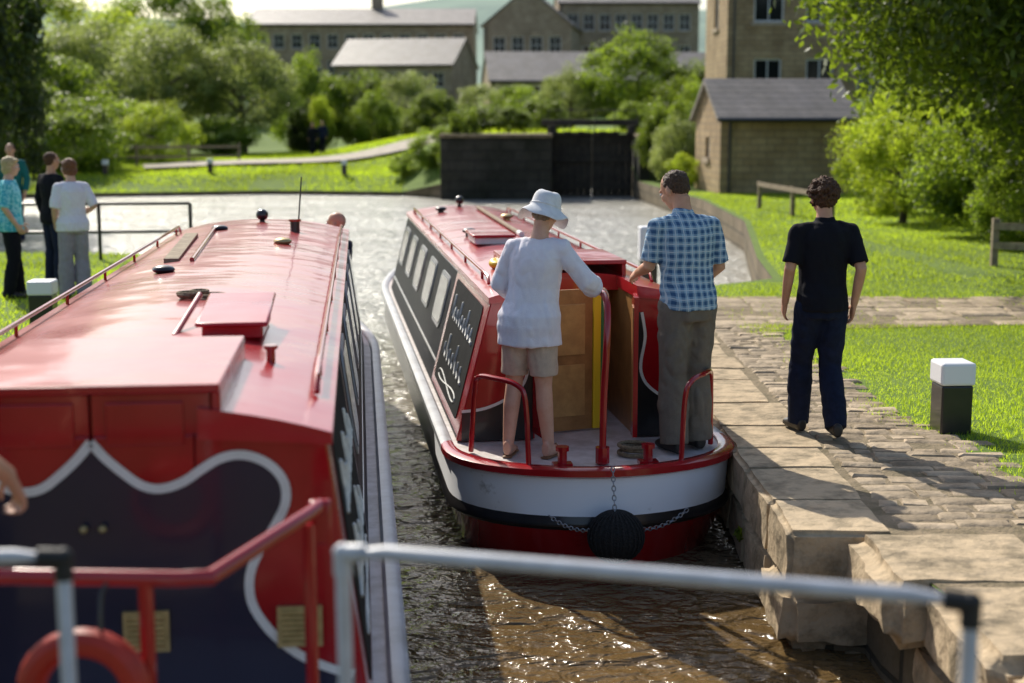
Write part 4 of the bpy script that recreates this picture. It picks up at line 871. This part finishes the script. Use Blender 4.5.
    if top:
        mb=MB(); off=top.get('off',.016); torso(mb,top['hem'],top.get('neck',1.475),off,top.get('flare',0))
        for sd in 'lr':
            pts,rs=cutp(chain5(*arms[sd]),AR,top['sl']); bag=top.get('bag',.010)
            rs=[r*B**.5+off*.6+bag*i/max(1,len(rs)-1) for i,r in enumerate(rs)]; mb.tube(pts,rs,n=16); mb.ell(pts[0],(rs[0],)*3,n=14,k=10)
            q=T((-1 if sd=='l' else 1)*.085,-.01,1.42); mb.limb([q,pts[0]],[.050+off*.5,rs[0]*.96])
        if top.get('collar'): mb.loft([(T(0,0,1.46),V((.075,0,0)),V((0,.07,0))),(T(0,.002,1.51),V((.064,0,0)),V((0,.066,0)))],n=16)
        part(e,top.get('name','shirt'),remesh(mb,.009,[top['m']],folds(top.get('fold',.010),top.get('hz',9)),2,'shirt'))
    if bottom:
        mb=MB(); off=bottom.get('off',.016); torso(mb,.83,bottom.get('waist',1.04),.013)
        for sd in 'lr':
            pts,rs=cutp(chain5(*legs[sd]),LR,bottom['ln']); w=bottom.get('wide',.006)
            rs=[max(r*B**.5,.0)+off+w*i*i/6 for i,r in enumerate(rs)]
            if bottom['ln']>=4: pts[-1]=pts[-1]+V((0,-.0,-.03))
            mb.tube(pts,rs,n=18); mb.ell(pts[0],(rs[0],)*3,n=14,k=10)
        part(e,bottom.get('name','trousers'),remesh(mb,.009,[bottom['m']],folds(bottom.get('fold',.011),8),2,'trousers'))
    if shoes:
        for sd in 'lr':
            c=legs[sd][2]; yw=rad(P[sd+'f']); f=V((math.sin(-yw),math.cos(yw),0)); side=V((f.y,-f.x,0)); mb=MB()
            if shoes is C_SANDAL:
                mb.loft([(c+V((0,0,-.080))-f*.065,side*.034,V((0,0,.008))),(c+f*.08+V((0,0,-.080)),side*.044,V((0,0,.008))),(c+f*.20+V((0,0,-.080)),side*.036,V((0,0,.008)))],n=14)
                mb.limb([c+f*.11-side*.045+V((0,0,-.07)),c+f*.11+V((0,0,-.012)),c+f*.11+side*.045+V((0,0,-.07))],[.010,.010,.010],n=8)
            else:
                mb.loft([(c+V((0,0,-.035))-f*.078,side*.03,V((0,0,.04))),(c+V((0,0,-.03))-f*.06,side*.038,V((0,0,.052))),(c+V((0,0,-.03)),side*.042,V((0,0,.054))),(c+f*.09+V((0,0,-.045)),side*.05,V((0,0,.04))),(c+f*.16+V((0,0,-.052)),side*.05,V((0,0,.032))),(c+f*.205+V((0,0,-.06)),side*.032,V((0,0,.02)))],n=14)
            part(e,'shoe',remesh(mb,.006 if shoes is C_SANDAL else .009,[shoes],None,1,'shoe'))
    if hair:
        m,st=hair; mb=MB(); hd_=lambda c:.005*noise.noise(c*45)+.005*noise.noise(c*95)
        if st=='short':
            mb.ell(h((0,-.022,.033)),(.0775,.094,.084),R); mb.ell(h((0,-.048,-.014)),(.066,.052,.050),R)
            for s in (-1,1): mb.ell(h((s*.066,-.018,.010)),(.013,.032,.030),R)
        elif st=='curly':
            mb.ell(h((0,-.022,.045)),(.088,.102,.088),R); mb.ell(h((0,-.05,-.012)),(.082,.068,.072),R)
            for k in range(260):
                d=V((random.gauss(0,1),random.gauss(-.35,1),random.gauss(.3,.9))).normalized()
                if d.y>.55 and d.z<.5: continue
                q=V((d.x*.099,-.022+d.y*.108,.028+d.z*.103)); r=random.uniform(.007,.017); mb.ell(h(q),(r,)*3,R,n=8,k=6)
            hd_=lambda c:.006*noise.noise(c*60)+.007*noise.noise(c*120)
        else:
            mb.ell(h((0,-.022,.040)),(.088,.102,.09),R); mb.ell(h((0,-.045,-.03)),(.084,.066,.075),R)
            for s in (-1,1): mb.ell(h((s*.07,-.01,-.02)),(.022,.045,.055),R)
            mb.ell(h((0,.06,.085)),(.055,.03,.022),R)
        part(e,'hair',remesh(mb,.0055,[m],hd_,1,'hair'))
    if hat:
        mb=MB(); Z=lambda a:h(a)
        def rr(z,r1,r2,wob=0): return [Z((r1*math.cos(t),-.012+r2*math.sin(t),z+wob*math.sin(3*t+1)+wob*.6*math.sin(5*t))) for t in np.linspace(0,2*math.pi,33)[:-1]]
        rows=[rr(-.035,.168,.178,.020),rr(-.012,.155,.166,.014),rr(.018,.118,.136,.005),rr(.045,.096,.116),rr(.09,.094,.112,.002),rr(.128,.086,.100,.005),rr(.150,.058,.068,.006),rr(.150,.01,.012)]
        vs=[p for r in rows for p in r]; fs=[(k*32+i,k*32+(i+1)%32,(k+1)*32+(i+1)%32,(k+1)*32+i) for k in range(7) for i in range(32)]
        mb.add(vs,fs); ho=part(e,'hat',mb.mesh('hat',[hat],smooth=80,recalc=False))
        so=ho.modifiers.new('s','SOLIDIFY'); so.thickness=.004; sb=ho.modifiers.new('b','SUBSURF'); sb.levels=1; sb.render_levels=1
        mb=MB(); mb.tube([Z((.0975*math.cos(t),-.012+.1175*math.sin(t),.052)) for t in np.linspace(0,2*math.pi,33)],.006,n=6); part(ho,'hat_band',mb.mesh('hat_band',[hat]))
    return e
DZ=-.008
person('person in white sun hat, white blouse and shorts holding the tiller',(.11,8.80,DZ),-18,1.64,SKINP,
  dict(lean=(.09,.08),lel=(-.23,.06,1.16),lwr=(-.15,.26,1.06),rel=(.37,.08,1.19),rwr=(.42,.25,1.11),rhd=(.2,.9,-.15),rcurl=55,head=(-12,-18,4),lkn=(-.12,.04,.49),lan=(-.14,-.03,.085),rkn=(.10,.0,.49),ran=(.13,.02,.085),lf=8,rf=-10,hips=(.0,.0)),
  top=dict(m=C_WHITE,hem=.77,sl=3.2,off=.026,flare=.055,bag=.026,name='blouse',fold=.013,hz=8),bottom=dict(m=C_KHAKI,ln=1.65,off=.022,wide=.014,name='shorts'),shoes=C_SANDAL,hair=(HGREY,'short'),hat=C_HAT,fem=True,build=1.02)
person('person in blue checked shirt and grey trousers looking down',(1.12,8.98,DZ),22,1.80,SKIN,
  dict(lean=(-.02,.09),lel=(-.24,.07,1.16),lwr=(-.20,.29,1.10),lhd=(.05,.9,-.3),lcurl=35,rel=(.24,.04,1.14),rwr=(.13,.20,1.0),head=(24,-28,0),lan=(-.10,-.04,.085),lkn=(-.09,.02,.49),ran=(.10,.03,.085),rkn=(.09,.05,.49),rf=-8),
  top=dict(m=PLAID,hem=.90,sl=1.75,off=.018,bag=.012,flare=.03,collar=True,fold=.013,hz=8),bottom=dict(m=C_GREY,ln=4,off=.022,wide=.012,fold=.018),hair=(HBROWN,'short'),build=1.02)
person('person with curly hair in black T-shirt and dark jeans walking',(2.04,9.30,.018),6,1.69,SKIN,
  dict(lean=(.02,.04),lel=(-.235,-.02,1.16),lwr=(-.225,.10,.92),rel=(.235,-.10,1.16),rwr=(.215,-.04,.92),lkn=(-.08,.15,.50),lan=(-.085,.17,.085),rkn=(.08,.02,.49),ran=(.07,-.18,.115),rf=-8,lf=6,head=(6,-12,0)),
  top=dict(m=C_BLACK,hem=.88,sl=1.7,off=.020,bag=.014,flare=.035,collar=True,fold=.013,hz=7),bottom=dict(m=C_JEAN,ln=4,off=.018,wide=.008,fold=.014),hair=(HDARK,'curly'),build=.97)
G='onlookers on the canal bank'
person('person with blonde bob in turquoise print top and black trousers',(-5.95,16.9,0),-75,1.66,SKINP,dict(lel=(-.23,-.02,1.14),lwr=(-.20,.10,.93),rel=(.24,-.05,1.14),rwr=(.20,.08,.93),head=(-10,-5,0),lan=(-.1,.06,.085),ran=(.1,-.06,.085)),
  top=dict(m=C_TEAL,hem=.84,sl=2.0,off=.022,flare=.03),bottom=dict(m=C_BLACK,ln=4,off=.018),hair=(HBLOND,'bob'),fem=True,build=1.08,vox=.009,group=G)
person('person in dark jacket standing between two others',(-5.8,18.0,0),-40,1.70,SKIN,dict(),top=dict(m=C_BLACK,hem=.84,sl=3.8,off=.025),bottom=dict(m=C_NAVY,ln=4),hair=(HDARK,'short'),vox=.009,group=G)
person('person with auburn hair in white shirt and light grey trousers',(-5.2,16.85,0),35,1.64,SKINP,dict(lel=(-.23,-.03,1.14),lwr=(-.19,.09,.95),rel=(.26,-.08,1.16),rwr=(.14,.10,1.05),head=(25,-8,0),lan=(-.1,.05,.085)),
  top=dict(m=C_WHITE,hem=.86,sl=1.9,off=.022,flare=.03),bottom=dict(m=C_LGREY,ln=4,off=.02,wide=.014),hair=(HAUB,'bob'),fem=True,build=1.05,vox=.009,group=G)
person('person in dark green jacket standing further along the bank',(-8.6,24.6,0),180,1.70,SKIN,dict(),top=dict(m=C_GREEN,hem=.82,sl=3.8,off=.025),bottom=dict(m=C_NAVY,ln=4),hair=(HDARK,'short'),vox=.012,group=G)
person('person with shaved head standing low in the bow well',(-1.70,14.0,-.50),75,1.70,SKIN,dict(head=(0,-5,0),lel=(-.2,.05,1.14),rel=(.2,.05,1.14),lwr=(-.1,.2,1.0),rwr=(.1,.2,1.0)),top=dict(m=C_NAVY,hem=.86,sl=2,off=.016),bottom=dict(m=C_GREY,ln=4),hair=None,vox=.01,build=.92)
person('person at the stern with forearm reaching to the rail',(-1.90,3.84,-.02),-8,1.74,SKIN,dict(rel=(.36,.02,1.27),rwr=(.43,.20,1.12),rhd=(.15,.45,-.85),rcurl=50),top=dict(m=C_NAVY,hem=.86,sl=1.6,off=.02),bottom=dict(m=C_GREY,ln=4),hair=(HBROWN,'short'),vox=.008)
for (x,c) in ((-9.15,C_BLACK),(-8.7,C_NAVY)):
    person('distant walker in dark clothes on the grass',(x,66,float(terr(x,66))),170,1.5,SKIN,dict(lkn=(-.1,.08,.49),lan=(-.1,.15,.085)),top=dict(m=c,hem=.84,sl=3.8,off=.025),bottom=dict(m=C_BLACK,ln=4),hair=(HDARK,'short'),vox=.02,group='walkers across the basin')

# ------------------------------------------------------------------ light, sky, camera
EL=rad(39); hx,hy=-.46,.888
S=V((hx*math.cos(EL),hy*math.cos(EL),math.sin(EL)))
sd=bpy.data.lights.new('sun','SUN'); sd.energy=5.0; sd.angle=rad(.53); sd.color=(1,.94,.82); so=bpy.data.objects.new('sun',sd); C.objects.link(so); so.rotation_euler=S.to_track_quat('Z','Y').to_euler(); so.location=(-10,20,30)
W=bpy.data.worlds.new('World'); SC.world=W; W.use_nodes=True; nt=W.node_tree; bgn=nt.nodes['Background']; sk=nt.nodes.new('ShaderNodeTexSky'); sk.sky_type='NISHITA'; sk.sun_disc=False
sk.sun_elevation=EL; sk.sun_rotation=math.atan2(hx,hy)%(2*math.pi); sk.dust_density=2.0; sk.air_density=1.0; nt.links.new(sk.outputs[0],bgn.inputs[0]); bgn.inputs[1].default_value=.15
cd=bpy.data.cameras.new('camera'); co=bpy.data.objects.new('camera',cd); C.objects.link(co); co.location=(0,0,2.1); co.rotation_euler=(rad(90-8.85),0,0)
cd.lens=50; cd.sensor_width=36; cd.clip_end=2000; cd.dof.use_dof=True; cd.dof.focus_distance=9.0; cd.dof.aperture_fstop=1.5
SC.camera=co
SC.view_settings.view_transform='Standard'; SC.view_settings.look='None'; SC.view_settings.exposure=0
